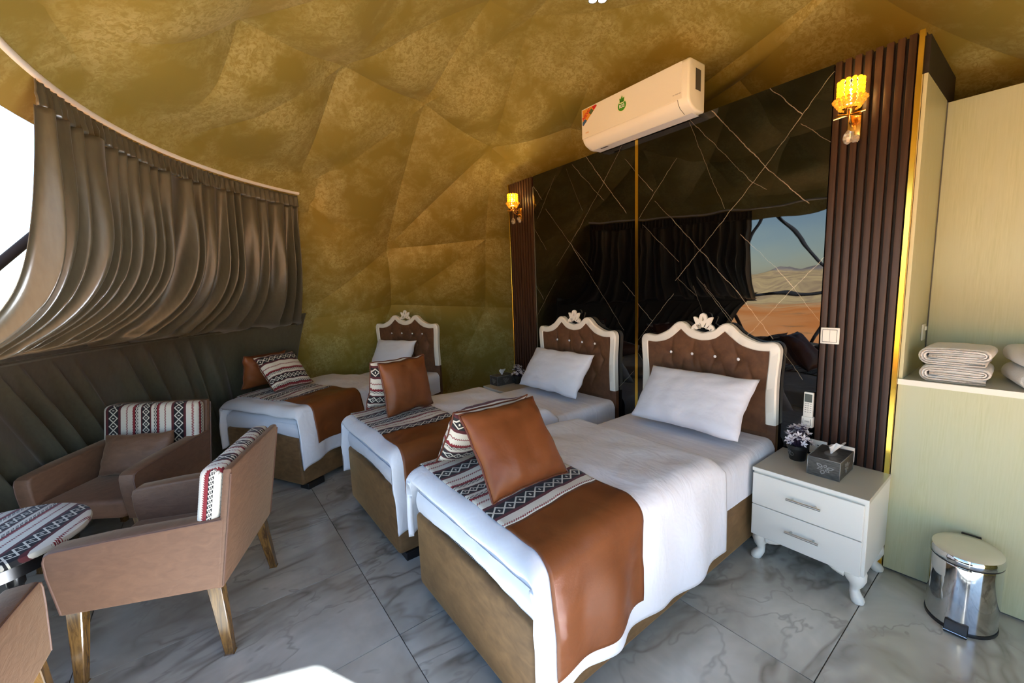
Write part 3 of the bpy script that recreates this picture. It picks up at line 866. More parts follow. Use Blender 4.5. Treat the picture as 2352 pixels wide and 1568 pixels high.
def make_bed(loc, rz, label):
    root = empty('bed', loc, rz)
    tag(root, label, 'bed', 'single beds with white carved headboards')
    # base
    bm = bmesh.new(); box_into(bm, (-0.472, -2.02, 0.05), (0.472, -0.07, 0.448), 0.022, 3)
    bob('base', bm, 'lit_velvet', root, True, 40)
    for sx in (-1, 1):
        for y0 in (-1.98, -0.25):
            box('foot', (sx * 0.43 - 0.05, y0, 0.0), (sx * 0.43 + 0.05, y0 + 0.16, 0.052), 'black', root, 0.004, 1)
    # mattress core with patterned border
    W_ = 0.462
    vs, fs, uvs = [], [], []
    per = [(-W_, -0.10), (-W_, -1.99), (W_, -1.99), (W_, -0.10), (-W_, -0.10)]
    s = 0.0
    for k, p in enumerate(per):
        if k: s += math.hypot(p[0] - per[k - 1][0], p[1] - per[k - 1][1])
        for z_ in (0.446, 0.49):
            vs.append((p[0], p[1], z_)); uvs.append((s, z_))
    for k in range(4): fs.append((2 * k, 2 * k + 2, 2 * k + 3, 2 * k + 1))
    mob('mattress_border', vs, fs, 'border', root, uvs=uvs)
    # fitted sheet: rounded shell over the mattress, hanging a little over the base at the sides
    def sheet(a, c):
        s_ = (a - 0.5) * 2; y = -0.075 - c * 1.93
        hw, rc, zt = 0.478, 0.05, 0.600
        L1 = hw - rc; L2 = rc * PI / 2; hang = (0.56 - 0.365) if y > -1.86 else 0.10
        tot = L1 + L2 + hang; d = abs(s_) * tot; sg = 1 if s_ >= 0 else -1
        if d < L1: x, z_ = d, zt
        elif d < L1 + L2:
            t = (d - L1) / rc; x, z_ = L1 + rc * math.sin(t), zt - rc + rc * math.cos(t)
        else: x, z_ = hw + 0.006 + 0.004 * nz(y * 8, d * 3), zt - rc - (d - L1 - L2)
        z_ += 0.004 * nz(x * 7 * sg, y * 5, 2)
        if c > 0.965:
            t = (c - 0.965) / 0.035; ang = t * PI / 2
            y = -0.075 - 0.965 * 1.93 - 0.062 * math.sin(ang); z_ -= 0.062 * (1 - math.cos(ang)) * (1 if d < L1 + L2 else 0)
        return Vector((sg * x, y, z_))
    surf('fitted_sheet', sheet, 60, 64, 'sheet', root, flip=True)
    # foot end of the sheet
    def sfoot(a, c):
        x = (a - 0.5) * 2 * 0.47; z_ = 0.555 - c * (0.112 - 0.030 * math.sin(a * PI) ** 2)
        return Vector((x, -2.0 - 0.012 * math.sin(c * PI) - 0.004 * nz(x * 16, c * 2), z_))
    surf('sheet_foot', sfoot, 60, 10, 'sheet', root)
    # headboard backing, tufted panel, white carved frame, crest, crystal buttons
    out = mirror(resample(HB_OUT, 60)); inn = mirror(resample(HB_IN, 60))
    box('headboard_leg', (-0.478, -0.05, 0.05), (0.478, -0.008, 0.68), 'velvet', root, 0.008, 2)
    def ztop(x):
        x = -abs(x); best = 1.14
        for (x0, z0), (x1, z1) in zip(HB_IN, HB_IN[1:]):
            if x1 > x0 + 1e-9 and x0 - 1e-9 <= x <= x1 + 1e-9: best = z0 + (z1 - z0) * (x - x0) / (x1 - x0)
        return best
    def tuft(a, c):
        x = -0.43 + 0.86 * a; zt = ztop(max(-0.425, min(0.425, x))) + 0.012
        z_ = 0.62 + (zt - 0.62) * c
        dep = 0.030
        for bx, bz in BUTTONS:
            r_ = math.hypot((x - bx), (z_ - bz))
            dep -= 0.030 * math.exp(-(r_ / 0.042) ** 1.2)
            # pleat running up and down from each button
            if abs(z_ - bz) < 0.15: dep -= 0.011 * math.exp(-(((x - bx) - 0.25 * abs(z_ - bz) * (1 if bx < 0 else -1)) / 0.009) ** 2) * (1 - abs(z_ - bz) / 0.15)
        dep += 0.003 * nz(x * 9, z_ * 9)
        return Vector((x, -0.030 - dep, z_))
    surf('tufted_panel', tuft, 96, 64, 'velvet', root)
    for bx, bz in BUTTONS[:4]:
        cb = lathe('crystal_button', [(0.001, 0), (0.010, 0.001), (0.011, 0.004), (0.006, 0.009), (0.001, 0.011)], 'diamante', root, 8, (0, 0, 0), angle=20)
        cb.matrix_local = frame_xf((bx, -0.033, bz), (1, 0, 0), (0, 0, 1))
    vs, fs = [], []
    n = len(out)
    yf, yb = -0.066, -0.016
    for (ox, oz), (ix_, iz) in zip(out, inn):
        mx, mz = (ox * 0.85 + ix_ * 0.15), (oz * 0.85 + iz * 0.15)
        m2x, m2z = (ox * 0.12 + ix_ * 0.88), (oz * 0.12 + iz * 0.88)
        vs += [(ox, yb, oz), (ox, yf + 0.008, oz), (mx, yf, mz), (m2x, yf, m2z), (ix_, yf + 0.006, iz), (ix_, yb, iz)]
    for k in range(n - 1):
        for j in range(6):
            j2 = (j + 1) % 6
            fs.append((k * 6 + j, k * 6 + j2, (k + 1) * 6 + j2, (k + 1) * 6 + j))
    fs.append(tuple(range(6))); fs.append(tuple((n - 1) * 6 + j for j in range(6))[::-1])
    mob('headboard_frame', vs, fs, 'white_paint', root, smooth=True, angle=40)
    # pierced lotus crest
    right = catmull([(0, 0.140), (0.018, 0.130), (0.026, 0.105), (0.024, 0.092), (0.042, 0.108), (0.066, 0.112), (0.056, 0.082), (0.050, 0.066), (0.060, 0.060), (0.074, 0.048), (0.080, 0.030), (0.072, 0.016), (0.0, -0.004)], 4)
    outl = [(-x, z) for x, z in right[::-1]][:-1] + right
    def drop(cx, cz, L, w_, ang):
        pts = []
        for k in range(12):
            t = 2 * PI * k / 12
            x = w_ * math.sin(t) * (0.55 + 0.45 * math.cos(t)); z = L / 2 * -math.cos(t)
            pts.append((cx + x * math.cos(ang) - z * math.sin(ang), cz + x * math.sin(ang) + z * math.cos(ang)))
        return pts
    holes = [drop(0, 0.105, 0.040, 0.011, 0), drop(0.018, 0.062, 0.044, 0.009, -0.45), drop(-0.018, 0.062, 0.044, 0.009, 0.45),
             drop(0.040, 0.050, 0.050, 0.008, -0.75), drop(-0.040, 0.050, 0.050, 0.008, 0.75), drop(0.060, 0.032, 0.030, 0.006, -1.1), drop(-0.060, 0.032, 0.030, 0.006, 1.1)]
    shape2d('crest', outl, holes, 0.016, 'white_paint', root, frame_xf((0, -0.045, 1.222), (1, 0, 0), (0, 0, 1)), 0.0015)
    return root

def duvet_fn(seed, hang_r=0.455, hang_l=0.30, y_head=-0.76, y_foot=-2.035, zt=0.692, corner=0.0):
    hw, rc = 0.515, 0.085
    L1, L2 = hw - rc, rc * PI / 2
    SR, SL = L1 + L2 + hang_r, L1 + L2 + hang_l
    LEN = y_head - y_foot
    def fn(s, t, off=0.0):
        """s signed metres across (+ right), t metres from the head end; off along the outward normal"""
        d, sg = abs(s), (1 if s >= 0 else -1)
        y = y_head - t
        x0 = 0; nrm = Vector((0, 0, 1)); hang = 0.0
        swell = 0.016 * math.sin(max(0, min(1, t / LEN)) * PI) + 0.014 * nz(s * 2.2 + seed, t * 2.2, 1) + 0.011 * nz(s * 5.0 + t * 2.5 + seed, t * 4.0, 2) + 0.006 * abs(nz(s * 9 - t * 5 + seed, t * 7, 5))
        z_t = zt + swell
        if d < L1:
            x, z = d, z_t
        elif d < L1 + L2:
            a = (d - L1) / rc; x, z = L1 + rc * math.sin(a), z_t - rc + rc * math.cos(a); nrm = Vector((sg * math.sin(a), 0, math.cos(a)))
        else:
            hang = d - L1 - L2
            wave = 0.016 * math.sin(t * 9.5 + seed * 3 + sg) + 0.012 * math.sin(t * 21 + seed) + 0.012 * nz(t * 7, hang * 4, seed)
            x, z = hw + wave * min(1, hang / 0.15) + 0.02 * min(1, hang / 0.2), z_t - rc - hang
            nrm = Vector((sg, 0, 0))
        # rolled foot and head edges (only where the cloth lies on top)
        topness = 1.0 if d < L1 else max(0.0, 1 - (d - L1) / L2)
        ra = 0.075
        tt = t - (LEN - ra * 0.9)
        if tt > 0:
            a = min(tt / ra, 1.5)
            y = y_head - (LEN - ra * 0.9) - ra * math.sin(a)
            z -= ra * (1 - math.cos(a)) * (0.25 + 0.75 * topness)
            nrm = (nrm * math.cos(a) + Vector((0, -1, 0)) * math.sin(a)).normalized()
        th = 0.09 - t
        if th > 0:
            z -= 0.085 * (th / 0.09) ** 2 * topness
        if corner and hang > 0:
            y += 0.0
        p = Vector((sg * x, y, z))
        return p + nrm * off
    return fn, SR, SL, LEN
def make_duvet(loc, rz, label, seed, **kw):
    fn, SR, SL, LEN = duvet_fn(seed, **kw)
    TT = LEN + 0.075 * 0.6
    def f(a, c):
        s = -SL + (SL + SR) * a
        # ragged hem
        t = TT * c
        s2 = s
        if s > SR - 0.3: s2 = s - (0.02 + 0.02 * math.sin(t * 6 + seed)) * smooth01((s - SR + 0.3) / 0.3)
        return fn(s2, t)
    o = surf('duvet', f, 110, 90, 'linen', None, 0.028, flip=True)
    o.location = loc; o.rotation_euler = (0, 0, rz)
    return tag(o, label, 'duvet', 'white duvets on the beds')
def make_runner(loc, rz, label, seed, y0=-1.47, y1=-1.975, seam_l=-0.47, seam_r=0.275, drop_r=0.35, drop_l=0.18, skew=0.0, **kw):
    fn, SR, SL, LEN = duvet_fn(seed, **kw)
    y_head = kw.get('y_head', -0.76)
    root = empty('bed_runner', loc, rz)
    tag(root, label, 'bed runner', 'bed runners of striped weave and tan leather')
    L12 = 0.515 - 0.085 + 0.085 * PI / 2
    def part(name, s0, s1, mat, off):
        def f(a, c):
            s = s0 + (s1 - s0) * a
            y = y0 + (y1 - y0) * c + skew * s
            return fn(s, y_head - y, off + 0.0015 * nz(s * 12, y * 12))
        def uv(a, c):
            return (s0 + (s1 - s0) * a + 0.052, c * (y0 - y1))
        surf(name, f, max(12, int((s1 - s0) * 60)), 34, mat, root, 0.005, uv, flip=True)
    part('leather_end', seam_r, L12 + drop_r, 'leather', 0.009)
    part('woven_band', seam_l, seam_r, 'textile', 0.010)
    part('leather_end', -(L12 + drop_l), seam_l, 'leather', 0.009)
    return root

BED3 = ((-1.455, 0.0, 0.0), 0.0); BED2 = ((-2.680, 0.0, 0.0), 0.0); BED1 = ((-4.941, -0.713, 0.0), math.radians(27.8))
def bxf(bed):
    return Matrix.Translation(bed[0]) @ Matrix.Rotation(bed[1], 4, 'Z')
def on_bed(bed, p): return bxf(bed) @ Vector(p)
def dir_bed(bed, v): return (bxf(bed).to_3x3()) @ Vector(v)

make_bed(*BED3, 'nearest bed, its brown velvet base in front, headboard beside the nightstand')
make_bed(*BED2, 'middle bed with headboard against the left marble sheet')
make_bed(*BED1, 'far angled bed with headboard against the golden tent lining')
K3 = dict(hang_r=0.455, hang_l=0.30); K2 = dict(hang_r=0.40, hang_l=0.36); K1 = dict(hang_r=0.40, hang_l=0.34)
make_duvet(*BED3, 'white duvet on the nearest bed, hanging down its right side', 1.3, **K3)
make_duvet(*BED2, 'white duvet on the middle bed', 5.1, **K2)
make_duvet(*BED1, 'white duvet on the far angled bed by the curtain', 8.7, **K1)
make_runner(*BED3, 'striped and tan leather runner on the nearest bed', 1.3, **K3)
make_runner(*BED2, 'striped and tan leather runner on the middle bed', 5.1, seam_r=0.20, drop_r=0.30, **K2)
make_runner(*BED1, 'striped and tan leather runner on the far angled bed', 8.7, y0=-1.38, y1=-1.90, seam_r=0.17, drop_r=0.24, **K1)

def white_pillow(bed, label, x0, x1, yb, zb, yt, zt, h, seed, tilt=0.0):
    o = pillow_mesh('pillow', (x1 - x0), h, 0.17, 'pillow', None, seed, 30, None, 0.05)
    b0 = on_bed(bed, ((x0 + x1) / 2, yb, zb)); b1 = on_bed(bed, ((x0 + x1) / 2, yt, zt))
    put_pillow(o, b0, dir_bed(bed, (1, 0, tilt)), b1 - b0)
    tag(o, label, 'pillow', 'white sleeping pillows against the headboards')
white_pillow(BED3, 'white pillow leaning on the headboard of the nearest bed', -0.315, 0.42, -0.43, 0.655, -0.155, 0.98, 0.42, 2.1)
white_pillow(BED2, 'white pillow leaning on the headboard of the middle bed', -0.42, 0.34, -0.40, 0.655, -0.15, 0.99, 0.42, 4.4)
white_pillow(BED1, 'white pillow leaning on the headboard of the far bed', -0.38, 0.22, -0.34, 0.655, -0.14, 0.98, 0.40, 6.2)

def cushion(bed, kind, label, xb, zb, xt, zt, y0, y1, dy_top=0.0, seed=0.0, rot=0.0):
    mat = 'leather' if kind == 'leather' else 'textile'
    w = abs(y1 - y0); h = math.hypot(xt - xb, zt - zb)
    o = pillow_mesh('throw_cushion', w, h, 0.15, mat, None, seed, 26, 'leather_dark', 0.06)
    b0 = on_bed(bed, (xb, (y0 + y1) / 2, zb)); b1 = on_bed(bed, (xt, (y0 + y1) / 2 + dy_top, zt))
    put_pillow(o, b0, dir_bed(bed, (math.sin(rot), math.cos(rot), 0)), b1 - b0)
    tag(o, label, 'cushion', 'throw cushions on the beds')
cushion(BED3, 'leather', 'tan leather cushion leaning on a striped one, nearest bed', 0.165, 0.735, -0.075, 1.045, -1.955, -1.535, 0.0, 1.0)
cushion(BED3, 'stripe', 'striped woven cushion behind the leather one, nearest bed', -0.36, 0.735, -0.155, 1.03, -1.935, -1.505, 0.0, 2.0)
cushion(BED2, 'leather', 'tan leather cushion standing upright on the middle bed', -0.07, 0.735, -0.14, 1.105, -1.86, -1.46, 0.0, 3.0, -0.25)
cushion(BED2, 'stripe', 'striped woven cushion behind the leather one, middle bed', -0.36, 0.735, -0.235, 1.10, -1.90, -1.47, 0.0, 4.0, -0.12)
cushion(BED1, 'stripe', 'striped woven cushion in front on the far bed', -0.115, 0.735, -0.37, 1.035, -1.78, -1.37, 0.0, 5.0)
cushion(BED1, 'leather', 'brown leather cushion behind the striped one, far bed', -0.50, 0.735, -0.42, 1.05, -1.83, -1.41, 0.0, 6.0)

# ================================================================ ARMCHAIRS AND TABLE
def prism(name, prof, x0, x1, mat, parent, r=0.012, seg=3):
    """profile in (y, z) swept along x with bevelled edges"""
    bm = bmesh.new()
    a = [bm.verts.new((x0, y, z)) for y, z in prof]
    f = bm.faces.new(a)
    e = bmesh.ops.extrude_face_region(bm, geom=[f])
    for v in [v for v in e['geom'] if isinstance(v, bmesh.types.BMVert)]: v.co.x = x1
    rim = [ed for ed in bm.edges if abs(ed.verts[0].co.x - ed.verts[1].co.x) < 1e-6]
    bmesh.ops.bevel(bm, geom=rim, offset=r, segments=seg, profile=0.5, affect='EDGES')
    return bob(name, bm, mat, parent, True, 40)
ARM = [(0.292, 0.322), (-0.285, 0.322), (-0.310, 0.50), (-0.312, 0.570), (-0.304, 0.596), (-0.282, 0.608), (-0.10, 0.622), (0.342, 0.645)]
def make_chair(name, loc, rz, label):
    root = empty(name, loc, rz)
    tag(root, label, 'armchair', 'brown armchairs with striped backs')
    for sx in (-1, 1):
        x0, x1 = (0.245, 0.335) if sx > 0 else (-0.335, -0.245)
        a = prism('arm', ARM, x0, x1, 'chair', root, 0.014)
        xo = sx * 0.334
        tube('piping', [(xo, y, z) for y, z in [(-0.28, 0.332), (-0.304, 0.50), (-0.306, 0.566), (-0.298, 0.589), (-0.279, 0.600), (-0.10, 0.614), (0.33, 0.636)]], 0.004, 'chair_piping', a, n=6)
    box('seat', (-0.2445, -0.30, 0.325), (0.2445, 0.245, 0.445), 'chair', root, 0.03, 3)
    def lean(o, k=0.17):
        for v in o.data.vertices: v.co.y += (v.co.z - 0.29) * k
        o.data.update()
    bp = box('back_panel', (-0.332, 0.262, 0.318), (0.332, 0.298, 0.862), 'chair', root, 0.012, 2)
    lean(bp)
    bm = bmesh.new(); box_into(bm, (-0.325, 0.165, 0.44), (0.325, 0.2615, 0.868), 0.034, 4)
    bc = bob('back_cover', bm, 'textile', root, True, 60)
    lay = bc.data.uv_layers.new(name='UVMap')
    for pg in bc.data.polygons:
        for li in pg.loop_indices:
            c = bc.data.vertices[bc.data.loops[li].vertex_index].co
            u_ = c.x
            if abs(c.x) > 0.2905: u_ = (1 if c.x > 0 else -1) * (0.2905 + max(abs(c.x) - 0.2905, 0) * 0.5 + max(0.0, c.y - 0.165) * (1 if abs(c.x) > 0.315 else 0.5))
            lay.data[li].uv = (u_ + 0.020, c.z + (c.y - 0.165 if c.z > 0.83 else 0))
    lean(bc)
    for sx in (-1, 1):
        xo = sx * 0.333
        tube('piping', [(xo, 0.297 + (z - 0.29) * 0.17, z) for z in (0.332, 0.50, 0.70, 0.84)], 0.004, 'chair_piping', bp, n=6)
        for fy, by in ((-0.25, -0.262), (0.258, 0.292)):
            vs, fs = [], []
            for z, hw, cy, cx in ((0.33, 0.028, fy, sx * 0.290), (0.165, 0.023, (fy + by) / 2, sx * 0.305), (0.0, 0.0175, by, sx * 0.322)):
                for dx, dy in ((-1, -1), (1, -1), (1, 1), (-1, 1)): vs.append((cx + dx * hw, cy + dy * hw, z))
            for k in range(2):
                for j in range(4): fs.append((k * 4 + j, k * 4 + (j + 1) % 4, (k + 1) * 4 + (j + 1) % 4, (k + 1) * 4 + j))
            fs += [(0, 1, 2, 3), (11, 10, 9, 8)]
            bm = bmesh.new(); me = bpy.data.meshes.new('t'); me.from_pydata(vs, [], fs); bm.from_mesh(me); bpy.data.meshes.remove(me)
            bmesh.ops.bevel(bm, geom=[e for e in bm.edges], offset=0.003, segments=1, affect='EDGES')
            bob('leg', bm, 'leg', root, False)
    return root
CH_A = ((-3.585, -3.305, 0), math.radians(55)); CH_B = ((-2.525, -3.0, 0), math.radians(-23.5)); CH_C = ((-1.87, -3.72, 0), math.radians(-94.6))
make_chair('armchair', *CH_A, 'brown armchair facing us in front of the curtain')
chb = make_chair('armchair', *CH_B, 'brown armchair with its sunlit side and back towards us')
chb.scale = (0.94, 1.0, 1.0)
make_chair('armchair', *CH_C, 'brown armchair cut off at the lower left corner')
o = pillow_mesh('lumbar_cushion', 0.46, 0.27, 0.13, 'chair', None, 7.7, 24, None, 0.06)
_cx = Matrix.Translation(CH_A[0]) @ Matrix.Rotation(CH_A[1], 4, 'Z')
put_pillow(o, _cx @ Vector((0.03, 0.035, 0.455)), _cx.to_3x3() @ Vector((1, 0, 0.03)), _cx.to_3x3() @ Vector((0, 0.42, 1)))
tag(o, 'plain brown cushion on the seat of the armchair by the curtain', 'cushion')

def table():
    root = empty('coffee_table', (-2.74, -3.66, 0), math.radians(-21))
    tag(root, 'round coffee table covered in striped weave, black legs', 'coffee table')
    R_ = 0.335
    prof = [(0.001, 0.542), (R_ - 0.01, 0.542), (R_, 0.549), (R_ + 0.003, 0.560), (R_, 0.572), (R_ - 0.012, 0.580), (R_ * 0.6, 0.583), (0.001, 0.584)]
    t = lathe('table_top', prof, 'textile', root, 64)
    lay = t.data.uv_layers.new(name='UVMap')
    for lp in t.data.loops:
        c = t.data.vertices[lp.vertex_index].co
        lay.data[lp.index].uv = (c.y + (c.z - 0.584) * 0.3, c.x)
    lathe('apron', [(0.27, 0.47), (0.285, 0.475), (0.285, 0.5418), (0.25, 0.5418), (0.25, 0.47)], 'black_gloss', root, 40)
    legp = [(0.016, 0.0), (0.021, 0.012), (0.021, 0.05), (0.016, 0.06), (0.023, 0.075), (0.023, 0.09), (0.018, 0.10), (0.025, 0.25), (0.028, 0.40), (0.020, 0.425), (0.029, 0.44), (0.029, 0.541)]
    for k in range(4):
        a = math.radians(45 + 90 * k + 8)
        lathe('leg', legp, 'black_gloss', root, 16, (0.245 * math.cos(a), 0.245 * math.sin(a), 0))
table()

# ================================================================ NIGHTSTANDS
def nightstand(loc, label):
    root = empty('nightstand', loc)
    tag(root, label, 'nightstand', 'white two-drawer nightstands')
    box('body', (-0.25, -0.20, 0.15), (0.25, 0.20, 0.525), 'nightstand', root, 0.002, 1)
    box('top', (-0.252, -0.21, 0.5255), (0.252, 0.202, 0.545), 'nightstand_top', root, 0.002, 1)
    box('top_edge', (-0.252, -0.2135, 0.526), (0.252, -0.2102, 0.5445), 'nightstand', root)
    for z0, z1 in ((0.152, 0.330), (0.335, 0.514)):
        d = box('drawer', (-0.248, -0.2165, z0), (0.236, -0.2005, z1), 'nightstand', root, 0.002, 1)
        zc = (z0 + z1) / 2 + 0.008
        vs, fs = [], []
        tube_into(vs, fs, [(-0.075, -0.243, zc), (0.075, -0.243, zc)], 0.006, 10)
        for x in (-0.05, 0.05): tube_into(vs, fs, [(x, -0.2165, zc), (x, -0.243, zc)], 0.004, 8)
        mob('handle', vs, fs, 'brushed', d, smooth=True, angle=50)
    for sx in (-1, 1):
        for sy in (-1, 1):
            vs, fs = [], []
            bx, by = sx * 0.205, sy * 0.155
            pts, rad = [], []
            for z, out, r_ in ((0.152, -0.002, 0.046), (0.132, 0.004, 0.048), (0.108, 0.012, 0.040), (0.085, 0.012, 0.027), (0.062, 0.006, 0.020), (0.042, 0.008, 0.022), (0.022, 0.020, 0.027), (0.008, 0.027, 0.027), (0.0, 0.028, 0.022)):
                pts.append((bx + sx * out, by + sy * out, z)); rad.append(r_)
            tube_into(vs, fs, pts, rad, 12)
            # scrolled ear along the front edge
            ear = [(bx - sx * (0.03 + 0.075 * t), by + sy * 0.028, 0.134 + 0.012 * t) for t in (0, 0.3, 0.6, 0.85, 1)]
            tube_into(vs, fs, ear, [0.024, 0.023, 0.019, 0.012, 0.004], 8)
            mob('leg', vs, fs, 'white_paint', root, smooth=True, angle=60)
    return root
nightstand((-0.695, -0.222, 0), 'white two-drawer nightstand between the nearest bed and the cream wall')
nightstand((-3.43, -0.222, 0), 'nightstand mostly hidden behind the middle bed')

# ================================================================ SMALL THINGS ON THE NIGHTSTANDS
def tissue_box(loc, label, rz=0.0):
    root = empty('tissue_box', loc, rz)
    tag(root, label, 'tissue box', 'pewter tissue boxes')
    b = box('box', (-0.070, -0.113, 0.0), (0.070, 0.113, 0.10), 'pewter', root, 0.002, 1)
    # raised edges
    vs, fs = [], []
    c = [(-0.070, -0.113), (0.070, -0.113), (0.070, 0.113), (-0.070, 0.113)]
    for k in range(4):
        tube_into(vs, fs, [(c[k][0], c[k][1], 0), (c[k][0], c[k][1], 0.1)], 0.0018, 6)
        tube_into(vs, fs, [(c[k][0], c[k][1], 0.1), (c[(k + 1) % 4][0], c[(k + 1) % 4][1], 0.1)], 0.0018, 6)
    mob('edging', vs, fs, 'pewter_hi', b, smooth=True)
    # relief flower on front and side, leaves on top
    def flower(xf, s):
        petals = []
        for k in range(6):
            a = 2 * PI * k / 6 + 0.3; L = s * (0.9 if k % 2 else 1.25)
            pts = [(L * (0.18 + 0.82 * t) * math.cos(a) - L * 0.24 * math.sin(PI * t) * sg * math.sin(a), L * (0.18 + 0.82 * t) * math.sin(a) * 0.75 + L * 0.24 * math.sin(PI * t) * sg * math.cos(a) * 0.75)
                   for sg, ts in ((1, (0, .2, .4, .6, .8, 1)), (-1, (.8, .6, .4, .2))) for t in ts]
            petals.append(pts)
        for pts in petals:
            shape2d('relief_petal', pts, [[(sum(p[0] for p in pts) / 10 + (p[0] - sum(q[0] for q in pts) / 10) * 0.55, sum(p[1] for p in pts) / 10 + (p[1] - sum(q[1] for q in pts) / 10) * 0.55) for p in pts]], 0.003, 'pewter_hi', b, xf)
    flower(frame_xf((0.004, -0.113, 0.05), (1, 0, 0), (0, 0, 1)), 0.036)
    flower(frame_xf((0.070, 0.0, 0.05), (0, 1, 0), (0, 0, 1)), 0.036)
    # oval slot and tissue
    lathe('slot', [(0.001, 0), (0.026, 0.0006), (0.028, 0.0012), (0.001, 0.0013)], 'grey_print', b, 24, (0, 0, 0.1), 1.0, 1.6)
    def tis(a, c):
        ang = a * 2 * PI
        r_ = 0.006 + 0.050 * c ** 1.2 * (0.35 + 0.65 * abs(math.cos(ang)))
        z = 0.098 + 0.062 * c + 0.018 * c * math.cos(ang * 1 + 0.5) + 0.006 * math.sin(3 * ang) * c
        return Vector((r_ * math.cos(ang) * 0.62 + 0.028 * c, r_ * math.sin(ang) * 0.9 - 0.012 * c, z))
    surf('tissue', tis, 28, 8, 'tissue', root, 0.0, close_u=False)
    return root
tissue_box((-0.657, -0.205, 0.545), 'dark pewter tissue box with relief flowers beside the potted plant')
tissue_box((-3.615, -0.23, 0.545), 'dark tissue box on the nightstand behind the middle bed')

def plant(loc, label, seed):
    rnd = random.Random(seed)
    root = empty('potted_plant', loc)
    tag(root, label, 'plant', 'small artificial flowering plants')
    p = lathe('pot', [(0.001, 0), (0.036, 0), (0.039, 0.004), (0.049, 0.068), (0.053, 0.070), (0.054, 0.088), (0.050, 0.090), (0.046, 0.080), (0.001, 0.078)], 'black', root, 28)
    # scroll mark on the pot
    vs, fs = [], []
    for cx, cz, r_ in ((-0.014, 0.040, 0.010), (0.010, 0.040, 0.010), (-0.002, 0.052, 0.006)):
        pts = []
        for k in range(13):
            a = 2 * PI * k / 12; x = cx + r_ * math.cos(a); z = cz + r_ * math.sin(a)
            rr = 0.0395 + 0.0095 * (z / 0.068) + 0.0006
            th = -PI / 2 - 0.55 + x / rr
            pts.append((rr * math.cos(th), rr * math.sin(th), z))
        tube_into(vs, fs, pts[:-1], 0.0013, 5, closed=True)
    mob('pot_mark', vs, fs, 'grey_print', p, smooth=True)
    # stems
    vs, fs = [], []
    heads = []
    for k in range(52):
        a = rnd.uniform(0, 2 * PI); el = rnd.uniform(0.15, 1.5); L = rnd.uniform(0.055, 0.085) * (1.15 if el > 1 else 1)
        h = Vector((math.cos(a) * math.cos(el) * L * 0.85, math.sin(a) * math.cos(el) * L * 0.85, 0.085 + L * math.sin(el) * 1.25))
        heads.append(h)
        tube_into(vs, fs, [(0.01 * math.cos(a), 0.01 * math.sin(a), 0.075), (h.x * 0.6, h.y * 0.6, 0.08 + (h.z - 0.08) * 0.5), tuple(h)], 0.0012, 4)
    mob('stems', vs, fs, 'petal_dark', root)
    proto = None
    for k, h in enumerate(heads):
        for mat_, nb, s in (('petal_white', 5, 0.023), ('petal_dark', 5, 0.016)):
            if mat_ == 'petal_white' and k % 5 == 4: continue
            vs, fs = [], []
            ax = (h - Vector((0, 0, 0.07))).normalized()
            t1 = ax.orthogonal().normalized(); t2 = ax.cross(t1)
            c0 = h + ax * (0.004 if mat_ == 'petal_white' else -0.004)
            for j in range(nb):
                a = 2 * PI * j / nb + rnd.uniform(-.3, .3)
                d = (t1 * math.cos(a) + t2 * math.sin(a)); sd = ax.cross(d)
                up = ax * rnd.uniform(0.15, 0.6)
                b0 = len(vs)
                vs += [c0, c0 + (d + up) * s * 0.55 + sd * s * 0.26, c0 + (d * 1.0 + up) * s, c0 + (d + up) * s * 0.55 - sd * s * 0.26, c0 - ax * 0.0015]
                fs += [(b0, b0 + 1, b0 + 2, b0 + 3), (b0 + 4, b0 + 3, b0 + 2, b0 + 1)]
            mob('blossom' if mat_ == 'petal_white' else 'leaf', vs, fs, mat_, root)
    return root
plant((-0.825, -0.155, 0.545), 'black pot of white and purple flowers on the visible nightstand', 3)
plant((-3.50, -0.10, 0.545), 'white and purple flowers behind the pillow of the middle bed', 8)

# ================================================================ WALL FITTINGS
def plate(name, x0, x1, z0, z1, label, cat, y=-0.0205, kind='switch', group=None):
    root = empty(name, ((x0 + x1) / 2, y, z0)); w, h = (x1 - x0) / 2, z1 - z0
    tag(root, label, cat, group)
    box('plate', (-w, -0.010, 0), (w, 0.0, h), 'white_plastic', root, 0.004, 2)
    if kind == 'switch':
        for sx in (-1, 1):
            box('rocker', (min(0, sx * w * 0.74) + 0.0006, -0.0125, h * 0.14), (max(0, sx * w * 0.74) - 0.0006, -0.0102, h * 0.86), 'white_plastic', root, 0.0008, 1)
        box('rocker_frame', (-w * 0.78, -0.0108, h * 0.11), (w * 0.78, -0.0101, h * 0.89), 'grey_print', root)
    else:
        for dx in (-0.5, 0.5) if kind == 'double' else (0.0,):
            for px, pz, pw, ph in ((0, 0.66, 0.0045, 0.0022), (0, 0.50, 0.0022, 0.0042), (-0.011, 0.28, 0.0038, 0.0022), (0.011, 0.28, 0.0038, 0.0022)):
                box('pin_hole', (dx * w + px - pw, -0.0105, h * pz - ph), (dx * w + px + pw, -0.0101, h * pz + ph), 'black', root)
        box('rocker', (w * 0.62, -0.0118, h * 0.42), (w * 0.84, -0.0102, h * 0.70), 'white_plastic', root, 0.0006, 1)
    return root
plate('light_switch', -0.784, -0.697, 1.207, 1.298, 'white double light switch on the walnut slats', 'switch')
plate('wall_socket', -0.806, -0.722, 0.557, 0.640, 'white wall socket behind the potted plant', 'socket', -0.0205, 'single', 'white wall sockets')
plate('wall_socket', -0.684, -0.597, 0.560, 0.643, 'white wall socket with a plug, behind the tissue box', 'socket', -0.0205, 'single', 'white wall sockets')
plate('wall_socket', -3.585, -3.50, 0.567, 0.650, 'small white wall socket left of the middle bed, behind its flowers', 'socket', -0.0205, 'single', 'white wall sockets')
